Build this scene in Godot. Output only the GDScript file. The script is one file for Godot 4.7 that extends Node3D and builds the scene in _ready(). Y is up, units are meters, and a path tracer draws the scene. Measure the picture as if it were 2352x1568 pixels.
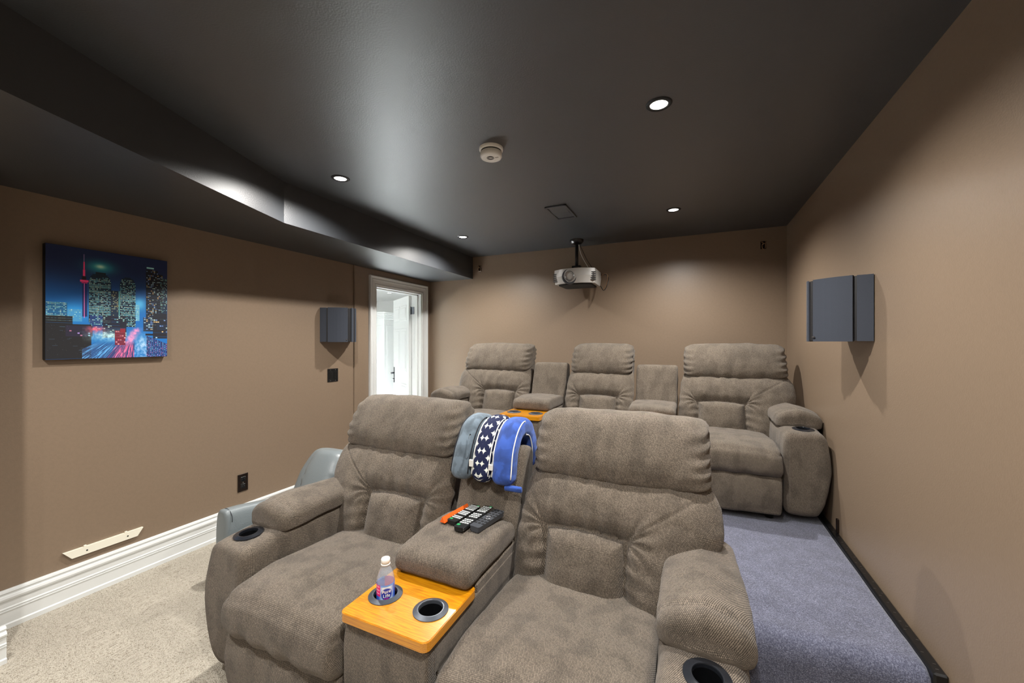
extends Node3D
# Home theatre: two rows of brown woven recliners, the rear row on a blue carpeted platform.
# x to the right along the back wall, -z towards the back wall, y up, metres.

const CEIL := 2.44
const SOFF := 2.175
const LW := -3.08      # left wall
const RW := 0.77       # right wall
const BW := -4.22      # back wall
const FW := 1.9        # front wall, behind the camera
const PLAT := 0.30     # platform height
const HS := 0.305      # half a seat

var M := {}
var noise := FastNoiseLite.new()
var taken := {}

func _ready():
	setup_view()
	make_materials()
	build_shell()
	build_door_and_hall()
	build_ceiling_things()
	build_rows()
	build_small_things()
	build_wall_things()

# ------------------------------------------------------------------ view and light
func setup_view():
	var cam := Camera3D.new()
	cam.name = "camera"
	cam.position = Vector3(0, 1.41, 0)
	cam.rotation_degrees = Vector3(0, 24.4, 0)
	cam.fov = rad_to_deg(2.0 * atan(784.0 / 910.0))
	cam.near = 0.05
	add_child(cam)
	var we := WorldEnvironment.new()
	we.name = "environment"
	var e := Environment.new()
	e.background_mode = Environment.BG_COLOR
	e.background_color = Color(0.02, 0.02, 0.02)
	e.tonemap_mode = Environment.TONE_MAPPER_LINEAR
	e.tonemap_exposure = 1.0
	e.sdfgi_enabled = true
	e.ssao_enabled = true
	e.ssil_enabled = true
	we.environment = e
	add_child(we)

func spot(called, at: Vector3, energy: float, angle: float, tint := Color(1.0, 0.985, 0.965)):
	var l := SpotLight3D.new()
	l.name = called
	l.position = at
	l.rotation_degrees = Vector3(-90, 0, 0)
	l.light_energy = energy
	l.light_color = tint
	l.light_size = 0.028
	l.spot_range = 12.0
	l.spot_attenuation = 2.0
	l.spot_angle = angle
	l.spot_angle_attenuation = 0.7
	l.shadow_enabled = true
	add_child(l)

# ------------------------------------------------------------------ node helpers
func numbered(called: String) -> String:
	if not taken.has(called):
		taken[called] = 0
		return called
	taken[called] += 1
	return "%s_%03d" % [called, taken[called]]

func tag(o, label, category, group = ""):
	o.set_meta("label", label)
	o.set_meta("category", category)
	if group != "":
		o.set_meta("group", group)
	return o

func thing(called, label, category, at = Vector3.ZERO, group = ""):
	var o := Node3D.new()
	o.name = numbered(called)
	add_child(o)
	o.position = at
	return tag(o, label, category, group)

func part(called, mesh: Mesh, mat: Material, parent: Node, at = Vector3.ZERO) -> MeshInstance3D:
	var o := MeshInstance3D.new()
	o.name = called
	o.mesh = mesh
	o.material_override = mat
	o.position = at
	parent.add_child(o, true)
	return o

func single(called, mesh, mat, label, category, at = Vector3.ZERO, group = ""):
	var o := part(numbered(called), mesh, mat, self, at)
	return tag(o, label, category, group)

func structure(called, mesh, mat, at = Vector3.ZERO, parent = self):
	var o := part(called, mesh, mat, parent, at)
	if parent == self:
		o.set_meta("kind", "structure")
	return o

# ------------------------------------------------------------------ mesh helpers
func tool() -> SurfaceTool:
	var st := SurfaceTool.new()
	st.begin(Mesh.PRIMITIVE_TRIANGLES)
	return st

# closed or open grid of points -> mesh. rows of equal length; wraps in j when closed.
func grid_mesh(P: Array, UV: Array, cap0 = true, cap1 = true) -> ArrayMesh:
	var st := tool()
	st.set_smooth_group(0)
	var n: int = P[0].size()
	var h := P.size() / 2
	var cc := Vector3.ZERO
	for j in n - 1:
		cc += P[h][j] / (n - 1)
	var vote := 0.0
	for j in n - 1:
		vote += signf((P[h][j + 1] - P[h][j]).cross(P[h + 1][j] - P[h][j]).dot(P[h][j] - cc))
	if vote < 0:   # faces must look outwards
		for i in P.size():
			P[i].reverse()
			UV[i].reverse()
	for i in P.size():
		for j in n:
			st.set_uv(UV[i][j])
			st.add_vertex(P[i][j])
	for i in P.size() - 1:
		for j in n - 1:
			var a := i * n + j
			var b := a + 1
			var c := a + n
			var d := c + 1
			for k in [a, c, b, b, c, d]:
				st.add_index(k)
	var base := P.size() * n
	if cap0:
		base = cap(st, P[0], UV[0], 0, n, base, false)
	if cap1:
		base = cap(st, P[P.size() - 1], UV[P.size() - 1], (P.size() - 1) * n, n, base, true)
	st.generate_normals()
	return st.commit()

func cap(st: SurfaceTool, ring, uv, first: int, n: int, base: int, flip: bool) -> int:
	# a flat end with uv of its own, in metres across the face
	var c := Vector3.ZERO
	for j in n - 1:
		c += ring[j] / (n - 1)
	var nn := Vector3.ZERO
	for j in n - 1:
		nn += (ring[j] - c).cross(ring[j + 1] - c)
	nn = nn.normalized()
	var e1 := Vector3.UP.cross(nn) if absf(nn.y) < 0.9 else Vector3.RIGHT
	e1 = e1.normalized()
	var e2 := nn.cross(e1)
	st.set_uv(Vector2.ZERO)
	st.add_vertex(c)
	for j in n:
		st.set_uv(Vector2((ring[j] - c).dot(e1), -(ring[j] - c).dot(e2)))
		st.add_vertex(ring[j])
	for j in n - 1:
		var tri := [base, base + 1 + j, base + 2 + j] if not flip else [base, base + 2 + j, base + 1 + j]
		for k in tri:
			st.add_index(k)
	return base + 1 + n

func displaced(P: Array, disp: Callable) -> Array:
	var out := []
	var n: int = P[0].size()
	var m := P.size()
	var k := m / 2
	var cc := Vector3.ZERO
	for j in n - 1:
		cc += P[k][j] / (n - 1)
	var turn := signf((P[k][1] - P[k][n - 2]).cross(P[k + 1][0] - P[k - 1][0]).dot(P[k][0] - cc))
	for i in m:
		var row := PackedVector3Array()
		row.resize(n)
		for j in n:
			var i0 := maxi(i - 1, 0)
			var i1 := mini(i + 1, m - 1)
			var j0 := j - 1 if j > 0 else n - 2
			var j1 := j + 1 if j < n - 1 else 1
			var nn: Vector3 = (P[i][j1] - P[i][j0]).cross(P[i1][j] - P[i0][j])
			nn = nn.normalized() * turn
			var p: Vector3 = P[i][j]
			row[j] = p + disp.call(p, nn)
		out.append(row)
	return out

# closed 2-D profile through control points (a, b), evenly resampled, first = last
func smooth_loop(ctrl: Array, n: int) -> PackedVector2Array:
	var c := Curve2D.new()
	var m := ctrl.size()
	for i in m + 1:
		var p: Vector2 = ctrl[i % m]
		var tan_: Vector2 = (ctrl[(i + 1) % m] - ctrl[(i + m - 1) % m]) / 6.0
		var l0: float = (p - ctrl[(i + m - 1) % m]).length()
		var l1: float = (p - ctrl[(i + 1) % m]).length()
		var d: Vector2 = tan_.normalized()
		c.add_point(p, -d * l0 / 3.0, d * l1 / 3.0)
	c.bake_interval = 0.004
	var total := c.get_baked_length()
	var out := PackedVector2Array()
	for i in n + 1:
		out.append(c.sample_baked(total * i / n, true))
	out[n] = out[0]
	return out

# a profile in the (z, y) plane, anticlockwise seen from +x or not, drawn out along x with rounded ends
func bolster(ctrl: Array, x0: float, x1: float, r: float, nx: int, np: int, disp = null, kx: Callable = func(_t): return 1.0) -> ArrayMesh:
	var prof := smooth_loop(ctrl, np)
	var cen := Vector2.ZERO
	var area := 0.0
	for i in np:
		cen += prof[i] / np
		area += prof[i].cross(prof[i + 1])
	if area > 0:
		prof.reverse()
	var nor := []
	for i in np + 1:
		var a: Vector2 = prof[(i - 1 + np) % np]
		var b: Vector2 = prof[(i + 1) % np]
		var t := (b - a).normalized()
		nor.append(Vector2(-t.y, t.x))   # outward for this turn
	var xs := []
	var ins := []
	var arc := []
	var steps := 6
	for k in steps + 1:
		var th := PI / 2 * k / steps
		xs.append(x0 + r * (1.0 - sin(th)) if false else x0 + r * (1.0 - cos(th)))
		ins.append(r * (1.0 - sin(th)))
		arc.append(r * th)
	for k in range(1, nx):
		xs.append(lerpf(x0 + r, x1 - r, float(k) / nx))
		ins.append(0.0)
		arc.append(r * PI / 2 + (x1 - x0 - 2 * r) * k / nx)
	for k in range(steps, -1, -1):
		var th := PI / 2 * k / steps
		xs.append(x1 - r * (1.0 - cos(th)))
		ins.append(r * (1.0 - sin(th)))
		arc.append(r * PI + (x1 - x0 - 2 * r) - r * th)
	var lens := [0.0]
	for i in np:
		lens.append(lens[i] + (prof[i + 1] - prof[i]).length())
	var P := []
	var UV := []
	for k in xs.size():
		var row := PackedVector3Array()
		var uv := PackedVector2Array()
		for i in np + 1:
			var q: Vector2 = prof[i] - nor[i] * ins[k]
			row.append(Vector3(xs[k], q.y, q.x))
			uv.append(Vector2(arc[k], lens[i]))
		P.append(row)
		UV.append(uv)
	if disp != null:
		P = displaced(P, disp)
	return grid_mesh(P, UV)

# sections {c, a, b, p}: centre, half-width vector, half-depth vector, roundness; drawn along the sections
func loft(sections: Array, nphi: int, disp = null, round0 := 0.0, round1 := 0.0) -> ArrayMesh:
	var m := sections.size()
	var lens := [0.0]
	for i in range(1, m):
		lens.append(lens[i - 1] + (sections[i].c - sections[i - 1].c).length())
	var total: float = lens[m - 1]
	var stations := []   # [distance, inset, length along the surface]
	var k := 7
	if round0 > 0:
		for i in k:
			var th := PI / 2 * i / k
			stations.append([round0 * (1 - cos(th)), round0 * (1 - sin(th)), round0 * th])
	var n_mid: int = sections[0].get("n", 24)
	for i in n_mid + 1:
		var at := lerpf(round0, total - round1, float(i) / n_mid)
		stations.append([at, 0.0, at + round0 * (PI / 2 - 1)])
	if round1 > 0:
		var end := total - round1 + round0 * (PI / 2 - 1) + round1 * PI / 2
		for i in range(k - 1, -1, -1):
			var th := PI / 2 * i / k
			stations.append([total - round1 * (1 - cos(th)), round1 * (1 - sin(th)), end - round1 * th])
	var P := []
	var UV := []
	for s in stations:
		var seg := 0
		while seg < m - 2 and lens[seg + 1] < s[0]:
			seg += 1
		var t: float = clampf((s[0] - lens[seg]) / maxf(lens[seg + 1] - lens[seg], 1e-6), 0, 1)
		var A: Dictionary = sections[seg]
		var B: Dictionary = sections[seg + 1]
		var pre: Dictionary = sections[maxi(seg - 1, 0)]
		var post: Dictionary = sections[mini(seg + 2, m - 1)]
		var c: Vector3 = A.c.cubic_interpolate(B.c, pre.c, post.c, t)
		var av: Vector3 = A.a.lerp(B.a, t)
		var bv: Vector3 = A.b.lerp(B.b, t)
		var la := av.length()
		var lb := bv.length()
		av *= maxf(0.02, (la - s[1]) / la)
		bv *= maxf(0.02, (lb - s[1]) / lb)
		var ring := even_ring(la, lb, lerpf(A.p, B.p, t), nphi)
		var row := PackedVector3Array()
		var uv := PackedVector2Array()
		var run := 0.0
		for j in nphi + 1:
			var q: Vector3 = c + av * ring[j].x + bv * ring[j].y
			if j > 0:
				run += (q - row[j - 1]).length()
			row.append(q)
			uv.append(Vector2(run, s[2]))
		var mid := run / 2   # count from the middle of the face, so that the weave runs straight there
		for j in nphi + 1:
			uv[j].x -= mid
		P.append(row)
		UV.append(uv)
	if disp != null:
		P = displaced(P, disp)
	return grid_mesh(P, UV)

# superellipse |x|^p + |y|^p = 1 in n even steps of its true length, from the bottom round
func even_ring(la: float, lb: float, p: float, n: int) -> PackedVector2Array:
	var dense := PackedVector2Array()
	var lens := PackedFloat32Array()
	var D := 240
	var total := 0.0
	for i in D + 1:
		var ph := TAU * (i % D) / D - PI / 2
		var cx := cos(ph)
		var sx := sin(ph)
		var q := Vector2(signf(cx) * pow(absf(cx), 2.0 / p), signf(sx) * pow(absf(sx), 2.0 / p))
		if i > 0:
			total += ((q - dense[i - 1]) * Vector2(la, lb)).length()
		dense.append(q)
		lens.append(total)
	var out := PackedVector2Array()
	var seg := 0
	for j in n + 1:
		var want := total * (j % n) / n
		if j == 0 or j == n:
			seg = 0
		while seg < D - 1 and lens[seg + 1] < want:
			seg += 1
		var t := (want - lens[seg]) / maxf(lens[seg + 1] - lens[seg], 1e-9)
		out.append(dense[seg].lerp(dense[seg + 1], t))
	return out

func sec(c: Vector3, a: Vector3, b: Vector3, p: float, n = 24) -> Dictionary:
	return {"c": c, "a": a, "b": b, "p": p, "n": n}

# round tube along points
func tube(pts: Array, r: float, sides := 8) -> ArrayMesh:
	var st := tool()
	add_tube(st, pts, r, sides)
	st.generate_normals()
	return st.commit()

func add_tube(st: SurfaceTool, pts: Array, r: float, sides := 8):
	st.set_smooth_group(0)
	var rings := []
	var ref := Vector3.UP
	for i in pts.size():
		var d: Vector3 = (pts[mini(i + 1, pts.size() - 1)] - pts[maxi(i - 1, 0)]).normalized()
		if absf(d.dot(ref)) > 0.95:
			ref = Vector3.RIGHT if absf(d.x) < 0.9 else Vector3.FORWARD
		var a := d.cross(ref).normalized()
		var b := a.cross(d)
		ref = b
		var ring := []
		for j in sides:
			var ph := TAU * j / sides
			ring.append(pts[i] + a * cos(ph) * r + b * sin(ph) * r)
		rings.append(ring)
	for i in rings.size() - 1:
		for j in sides:
			var k := (j + 1) % sides
			for v in [rings[i][j], rings[i][k], rings[i + 1][j], rings[i][k], rings[i + 1][k], rings[i + 1][j]]:
				st.set_uv(Vector2(v.x, v.y))
				st.add_vertex(v)
	for e in [0, rings.size() - 1]:
		for j in range(1, sides - 1):
			var tri := [rings[e][0], rings[e][j + 1], rings[e][j]] if e == 0 else [rings[e][0], rings[e][j], rings[e][j + 1]]
			for v in tri:
				st.set_uv(Vector2(v.x, v.y))
				st.add_vertex(v)

# lathe about y: profile of (radius, height) from bottom to top
func lathe(prof: Array, sides := 32, uvw := 1.0, crease := false) -> ArrayMesh:
	var P := []
	var UV := []
	var run := 0.0
	for i in prof.size():
		if i > 0:
			run += (prof[i] - prof[i - 1]).length()
		var row := PackedVector3Array()
		var uv := PackedVector2Array()
		for j in sides + 1:
			var ph := TAU * (j % sides) / sides
			row.append(Vector3(cos(ph) * prof[i].x, prof[i].y, sin(ph) * prof[i].x))
			uv.append(Vector2(float(j) / sides * uvw, run))
		P.append(row)
		UV.append(uv)
	return lathe_mesh(P, UV, crease)

func lathe_mesh(P, UV, crease := false) -> ArrayMesh:
	var st := tool()
	var n: int = P[0].size()
	for i in P.size() - 1:
		for j in n - 1:
			st.set_smooth_group(i + 1 if crease else 0)
			for k in [[i, j], [i, j + 1], [i + 1, j + 1], [i, j], [i + 1, j + 1], [i + 1, j]]:
				st.set_uv(UV[k[0]][k[1]])
				st.add_vertex(P[k[0]][k[1]])
	st.generate_normals()
	return st.commit()

# box with chamfered edges; uv in metres
func add_box(st: SurfaceTool, lo: Vector3, hi: Vector3, ch := 0.0, xf := Transform3D()):
	st.set_smooth_group(-1)
	var c := (lo + hi) / 2
	var h := (hi - lo) / 2
	ch = minf(ch, minf(h.x, minf(h.y, h.z)) * 0.9)
	for ax in 3:
		for s in [-1.0, 1.0]:
			var u := (ax + 1) % 3
			var v := (ax + 2) % 3
			var q := []
			for k in [[-1, -1], [1, -1], [1, 1], [-1, 1]]:
				var p := Vector3.ZERO
				p[ax] = s * h[ax]
				p[u] = k[0] * (h[u] - ch)
				p[v] = k[1] * (h[v] - ch)
				q.append(c + p)
			quad(st, q, xf, c)
	if ch <= 0:
		return
	for ax in 3:
		var u := (ax + 1) % 3
		var v := (ax + 2) % 3
		for k in [[-1, -1], [1, -1], [1, 1], [-1, 1]]:
			var q := []
			for e in [[-1, 0], [1, 0], [1, 1], [-1, 1]]:
				var p := Vector3.ZERO
				p[ax] = e[0] * (h[ax] - ch)
				p[u] = k[0] * (h[u] - (ch if e[1] == 0 else 0.0))
				p[v] = k[1] * (h[v] - (0.0 if e[1] == 0 else ch))
				q.append(c + p)
			quad(st, q, xf, c)
	for sx in [-1, 1]:
		for sy in [-1, 1]:
			for sz in [-1, 1]:
				var s := Vector3(sx, sy, sz)
				tri(st, c + s * Vector3(h.x, h.y - ch, h.z - ch), c + s * Vector3(h.x - ch, h.y, h.z - ch), c + s * Vector3(h.x - ch, h.y - ch, h.z), xf, c)

func uv_of(p: Vector3, n: Vector3) -> Vector2:
	var a := n.abs()
	if a.x >= a.y and a.x >= a.z:
		return Vector2(p.z, -p.y)
	if a.y >= a.z:
		return Vector2(p.x, p.z)
	return Vector2(p.x, -p.y)

func tri(st: SurfaceTool, a: Vector3, b: Vector3, c: Vector3, xf := Transform3D(), inside = null):
	var n := (c - a).cross(b - a)
	if inside != null and n.dot((a + b + c) / 3 - inside) < 0:
		var t := b
		b = c
		c = t
		n = -n
	for p in [a, b, c]:
		st.set_uv(uv_of(p, n))
		st.add_vertex(xf * p)

func quad(st: SurfaceTool, q: Array, xf := Transform3D(), inside = null):
	tri(st, q[0], q[1], q[2], xf, inside)
	tri(st, q[0], q[2], q[3], xf, inside)

func box(lo: Vector3, hi: Vector3, ch := 0.0) -> ArrayMesh:
	var st := tool()
	add_box(st, lo, hi, ch)
	return done(st)

func done(st: SurfaceTool) -> ArrayMesh:
	st.generate_normals()
	return st.commit()

# polygon in a plane drawn out: pts are (a, b); map turns (a, b, depth) into a point
func prism(pts: Array, d0: float, d1: float, map: Callable) -> ArrayMesh:
	var st := tool()
	add_prism(st, pts, d0, d1, map)
	return done(st)

func add_prism(st: SurfaceTool, pts: Array, d0: float, d1: float, map: Callable):
	st.set_smooth_group(-1)
	var poly := PackedVector2Array(pts)
	var idx := Geometry2D.triangulate_polygon(poly)
	var cen := Vector2.ZERO
	for p in pts:
		cen += p / pts.size()
	var mid: Vector3 = map.call(cen.x, cen.y, (d0 + d1) / 2)
	for d in [d0, d1]:
		var outw: Vector3 = map.call(cen.x, cen.y, d) - mid
		for k in range(0, idx.size(), 3):
			var a: Vector3 = map.call(poly[idx[k]].x, poly[idx[k]].y, d)
			var b: Vector3 = map.call(poly[idx[k + 1]].x, poly[idx[k + 1]].y, d)
			var c: Vector3 = map.call(poly[idx[k + 2]].x, poly[idx[k + 2]].y, d)
			tri(st, a, b, c, Transform3D(), (a + b + c) / 3 - outw)
	var turn := 0.0
	for i in pts.size():
		turn += pts[i].cross(pts[(i + 1) % pts.size()])
	for i in pts.size():
		var p: Vector2 = pts[i]
		var q: Vector2 = pts[(i + 1) % pts.size()]
		var e := (q - p).normalized()
		var o := Vector2(e.y, -e.x) * signf(turn)
		var m := (p + q) / 2
		var a: Vector3 = map.call(p.x, p.y, d0)
		var b: Vector3 = map.call(q.x, q.y, d0)
		var c: Vector3 = map.call(q.x, q.y, d1)
		var d: Vector3 = map.call(p.x, p.y, d1)
		var inn: Vector3 = map.call(m.x - o.x * 0.001, m.y - o.y * 0.001, (d0 + d1) / 2)
		quad(st, [a, b, c, d], Transform3D(), inn)

func rounded_rect(hx: float, hy: float, r: float, n := 5) -> Array:
	var out := []
	for k in 4:
		var c := Vector2((hx - r) * [1, -1, -1, 1][k], (hy - r) * [1, 1, -1, -1][k])
		for i in n + 1:
			var th := PI / 2 * (k + float(i) / n)
			out.append(c + Vector2(cos(th), sin(th)) * r)
	return out

# ------------------------------------------------------------------ materials
func mat(called: String, c: Color, rough := 0.7, metal := 0.0) -> StandardMaterial3D:
	var m := StandardMaterial3D.new()
	m.resource_name = called
	m.albedo_color = c
	m.roughness = rough
	m.metallic = metal
	M[called] = m
	return m

func picture(w: int, h: int, f: Callable) -> ImageTexture:
	var im := Image.create(w, h, false, Image.FORMAT_RGB8)
	var data := PackedByteArray()
	data.resize(w * h * 3)
	var k := 0
	for y in h:
		for x in w:
			var c: Color = f.call(x, y)
			data[k] = clampi(int(c.r * 255.0 + 0.5), 0, 255)
			data[k + 1] = clampi(int(c.g * 255.0 + 0.5), 0, 255)
			data[k + 2] = clampi(int(c.b * 255.0 + 0.5), 0, 255)
			k += 3
	im = Image.create_from_data(w, h, false, Image.FORMAT_RGB8, data)
	return ImageTexture.create_from_image(im)

func noise_tex(seed_: int, freq: float, oct: int, ramp: Array, size := 512, kind := FastNoiseLite.TYPE_SIMPLEX_SMOOTH) -> NoiseTexture2D:
	var n := FastNoiseLite.new()
	n.seed = seed_
	n.noise_type = kind
	n.frequency = freq
	n.fractal_octaves = oct
	var t := NoiseTexture2D.new()
	t.width = size
	t.height = size
	t.seamless = true
	t.noise = n
	if ramp.size() > 0:
		var g := Gradient.new()
		g.offsets = PackedFloat32Array(ramp[0])
		g.colors = PackedColorArray(ramp[1])
		t.color_ramp = g
	return t

func grey(v: float) -> Color:
	return Color(v, v, v)

func make_materials():
	noise.seed = 7
	noise.frequency = 1.0
	noise.fractal_octaves = 3
	# woven chenille: tan loops, staggered, on brown yarn painted darker for shade in the gaps
	var rng := RandomNumberGenerator.new()
	rng.seed = 11
	var N := 20
	var jit := []
	for i in N * N:
		jit.append(Vector3(rng.randf_range(-1, 1), rng.randf_range(-1, 1), rng.randf()))
	var size := 800
	var cell := float(size) / N
	var heights := PackedFloat32Array()
	heights.resize(size * size)
	var tones := PackedFloat32Array()
	tones.resize(size * size)
	for y in size:
		for x in size:
			var fy := y / cell
			var best := 0.0
			var tone := 0.0
			var r0 := int(fy)
			for dr in [-1, 0, 1]:
				var row: int = posmod(r0 + dr, N)
				var fx: float = x / cell - (0.5 if row % 2 == 1 else 0.0)
				var c0 := int(floor(fx))
				var j: Vector3 = jit[row * N + posmod(c0, N)]
				var a: float = fx - c0 - 0.5 + j.x * 0.05
				var b: float = fy - (r0 + dr) - 0.5 + j.y * 0.05 - a * 0.45
				var q := 1.0 - (a * a) / 0.25 - (b * b) / 0.30
				if q > 0:
					var hh := sqrt(q)
					if hh > best:
						best = hh
						tone = j.z
			heights[y * size + x] = best
			tones[y * size + x] = tone
	var fine := RandomNumberGenerator.new()
	fine.seed = 5
	var shaded_ground := Color(0.37, 0.33, 0.285)  # yarn between the loops, darkened to carry the shade of the gaps
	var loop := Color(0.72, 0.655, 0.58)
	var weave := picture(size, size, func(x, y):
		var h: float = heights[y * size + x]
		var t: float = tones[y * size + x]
		var c := shaded_ground.lerp(loop, smoothstep(0.05, 0.7, h))
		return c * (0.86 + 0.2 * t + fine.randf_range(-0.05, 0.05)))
	var relief := picture(size, size, func(x, y): return grey(heights[y * size + x]))
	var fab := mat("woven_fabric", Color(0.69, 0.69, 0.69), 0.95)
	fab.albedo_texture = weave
	fab.heightmap_enabled = true
	fab.heightmap_texture = relief
	fab.heightmap_scale = 0.15
	fab.uv1_scale = Vector3(1 / 0.100, 1 / 0.088, 1)
	fab.metallic_specular = 0.25
	fab.rim_enabled = true
	fab.rim = 0.55
	fab.rim_tint = 0.6
	# brushed patches of the nap
	fab.detail_enabled = true
	fab.detail_blend_mode = BaseMaterial3D.BLEND_MODE_MUL
	fab.detail_uv_layer = BaseMaterial3D.DETAIL_UV_2
	fab.uv2_triplanar = true
	fab.uv2_world_triplanar = true
	fab.uv2_scale = Vector3(1.3, 0.8, 1.3)
	fab.detail_albedo = noise_tex(3, 0.011, 5, [[0.0, 0.34, 0.46, 0.56, 1.0], [grey(0.82), grey(0.89), grey(0.975), grey(1.0), grey(1.0)]])

	# grey leather
	var lea := mat("grey_leather", Color(0.46, 0.49, 0.50), 0.38)
	lea.heightmap_enabled = true
	lea.heightmap_texture = noise_tex(8, 0.06, 4, [], 512, FastNoiseLite.TYPE_CELLULAR)
	lea.heightmap_scale = 0.05
	lea.uv1_triplanar = true
	lea.uv1_scale = Vector3(5, 5, 5)

	# paints
	var wall := mat("brown_paint", Color(0.52, 0.448, 0.375), 0.38)
	wall.metallic_specular = 0.55
	wall.heightmap_enabled = true
	wall.heightmap_texture = noise_tex(21, 0.05, 3, [])
	wall.heightmap_scale = 0.03
	wall.uv1_triplanar = true
	wall.uv1_world_triplanar = true
	wall.uv1_scale = Vector3(4, 4, 4)
	wall.albedo_texture = noise_tex(22, 0.02, 5, [[0.0, 0.5, 1.0], [grey(0.965), grey(0.985), grey(1.0)]])
	var ceil := mat("charcoal_paint", Color(0.205, 0.215, 0.23), 0.42)
	ceil.metallic_specular = 0.72
	ceil.heightmap_enabled = true
	ceil.heightmap_texture = wall.heightmap_texture
	ceil.heightmap_scale = 0.03
	ceil.uv1_triplanar = true
	ceil.uv1_world_triplanar = true
	ceil.uv1_scale = Vector3(4, 4, 4)
	mat("white_trim", Color(0.85, 0.86, 0.855), 0.4)
	mat("white_tile", Color(0.92, 0.92, 0.90), 0.25)
	mat("white_paint", Color(0.93, 0.93, 0.92), 0.6)

	# beige loop carpet with dark combed streaks
	var cn := FastNoiseLite.new()
	cn.seed = 31
	cn.frequency = 1.0
	cn.fractal_octaves = 4
	var cn2 := FastNoiseLite.new()
	cn2.seed = 32
	cn2.frequency = 1.0
	cn2.fractal_octaves = 3
	var csz := 700
	var streak := func(x, y):
		# tileable by folding
		var u: float = TAU * x / csz
		var v: float = TAU * y / csz
		var a := cn.get_noise_3d(cos(u) * 7.0, sin(u) * 7.0, cos(v) * 22.0 + 40.0) + cn.get_noise_3d(cos(u) * 7.0 + 19.0, sin(u) * 7.0, sin(v) * 22.0)
		var b := cn2.get_noise_3d(cos(u) * 26.0, sin(u) * 26.0, cos(v) * 60.0) + cn2.get_noise_3d(cos(u) * 26.0 + 80.0, sin(u) * 26.0, sin(v) * 60.0)
		return Vector2(a, b)
	var cdat := []
	for y in csz:
		var row := PackedVector2Array()
		for x in csz:
			row.append(streak.call(x, y))
		cdat.append(row)
	var rr := RandomNumberGenerator.new()
	rr.seed = 77
	var carp := mat("beige_carpet", Color(1, 1, 1), 0.98)
	carp.albedo_texture = picture(csz, csz, func(x, y):
		var d: Vector2 = cdat[y][x]
		var pale := Color(0.78, 0.75, 0.69)
		var dark := Color(0.50, 0.455, 0.385)
		var k := smoothstep(0.1, 0.8, d.x) * 0.3 + smoothstep(0.15, 0.75, d.y) * 0.9
		return pale.lerp(dark, clampf(k, 0, 1)) * rr.randf_range(0.9, 1.0))
	carp.heightmap_enabled = true
	carp.heightmap_texture = picture(csz, csz, func(x, y): return grey(clampf(0.5 - cdat[y][x].y * 0.5 - cdat[y][x].x * 0.2, 0, 1)))
	carp.heightmap_scale = 0.6
	carp.uv1_triplanar = true
	carp.uv1_world_triplanar = true
	carp.uv1_scale = Vector3(1.1, 1.1, 1.1)

	var blue := mat("blue_carpet", Color(1, 1, 1), 0.98)
	var r2 := RandomNumberGenerator.new()
	r2.seed = 78
	blue.albedo_texture = picture(256, 256, func(_x, _y):
		var t := r2.randf()
		return Color(0.25, 0.26, 0.335).lerp(Color(0.56, 0.575, 0.65), t * t))
	blue.heightmap_enabled = true
	blue.heightmap_texture = noise_tex(41, 0.22, 3, [])
	blue.heightmap_scale = 0.25
	blue.uv1_triplanar = true
	blue.uv1_world_triplanar = true
	blue.uv1_scale = Vector3(1.9, 1.9, 1.9)
	blue.rim_enabled = true
	blue.rim = 0.5
	blue.detail_enabled = true
	blue.detail_blend_mode = BaseMaterial3D.BLEND_MODE_MUL
	blue.detail_uv_layer = BaseMaterial3D.DETAIL_UV_2
	blue.uv2_triplanar = true
	blue.uv2_world_triplanar = true
	blue.uv2_scale = Vector3(1.2, 1.2, 1.2)
	blue.detail_albedo = noise_tex(43, 0.015, 5, [[0.0, 0.45, 0.6, 1.0], [grey(0.91), grey(0.96), grey(1.0), grey(1.0)]])

	# honey maple
	var wood := mat("honey_wood", Color(1, 1, 1), 0.28)
	var wn := FastNoiseLite.new()
	wn.seed = 51
	wn.frequency = 1.0
	wn.fractal_octaves = 4
	wood.albedo_texture = picture(512, 512, func(x, y):
		var a := wn.get_noise_2d(x * 0.006, y * 0.09)
		var b := wn.get_noise_2d(x * 0.02 + 90, y * 0.5)
		return Color(0.82, 0.56, 0.06).lerp(Color(0.68, 0.40, 0.025), clampf(0.35 + a * 0.9 + b * 0.35, 0, 1)))
	wood.uv1_scale = Vector3(2.0, 2.0, 1)
	wood.clearcoat_enabled = true
	wood.clearcoat = 0.8
	wood.clearcoat_roughness = 0.1

	mat("black_plastic", Color(0.055, 0.058, 0.065), 0.28)
	mat("black_matte", Color(0.05, 0.05, 0.055), 0.7)
	mat("cup_ring", Color(0.34, 0.36, 0.39), 0.32, 0.45)
	mat("arm_cup_ring", Color(0.12, 0.13, 0.15), 0.2)
	mat("dark_chrome", Color(0.35, 0.36, 0.38), 0.2, 1.0)
	mat("steel", Color(0.6, 0.6, 0.6), 0.3, 1.0)
	var gr := mat("speaker_cloth", Color(0.24, 0.26, 0.30), 0.9)
	gr.heightmap_enabled = true
	gr.heightmap_texture = noise_tex(61, 0.35, 1, [])
	gr.heightmap_scale = 0.1
	gr.uv1_triplanar = true
	gr.uv1_scale = Vector3(3, 3, 3)
	mat("speaker_body", Color(0.10, 0.10, 0.11), 0.5)
	mat("projector_body", Color(0.70, 0.69, 0.67), 0.35)
	mat("white_plastic", Color(0.95, 0.95, 0.93), 0.4)
	mat("bone_plastic", Color(0.92, 0.905, 0.84), 0.45)
	mat("bronze_plate", Color(0.22, 0.18, 0.16), 0.25, 0.75)
	mat("orange_plastic", Color(0.98, 0.42, 0.13), 0.45)
	mat("remote_black", Color(0.09, 0.095, 0.10), 0.4)
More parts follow.
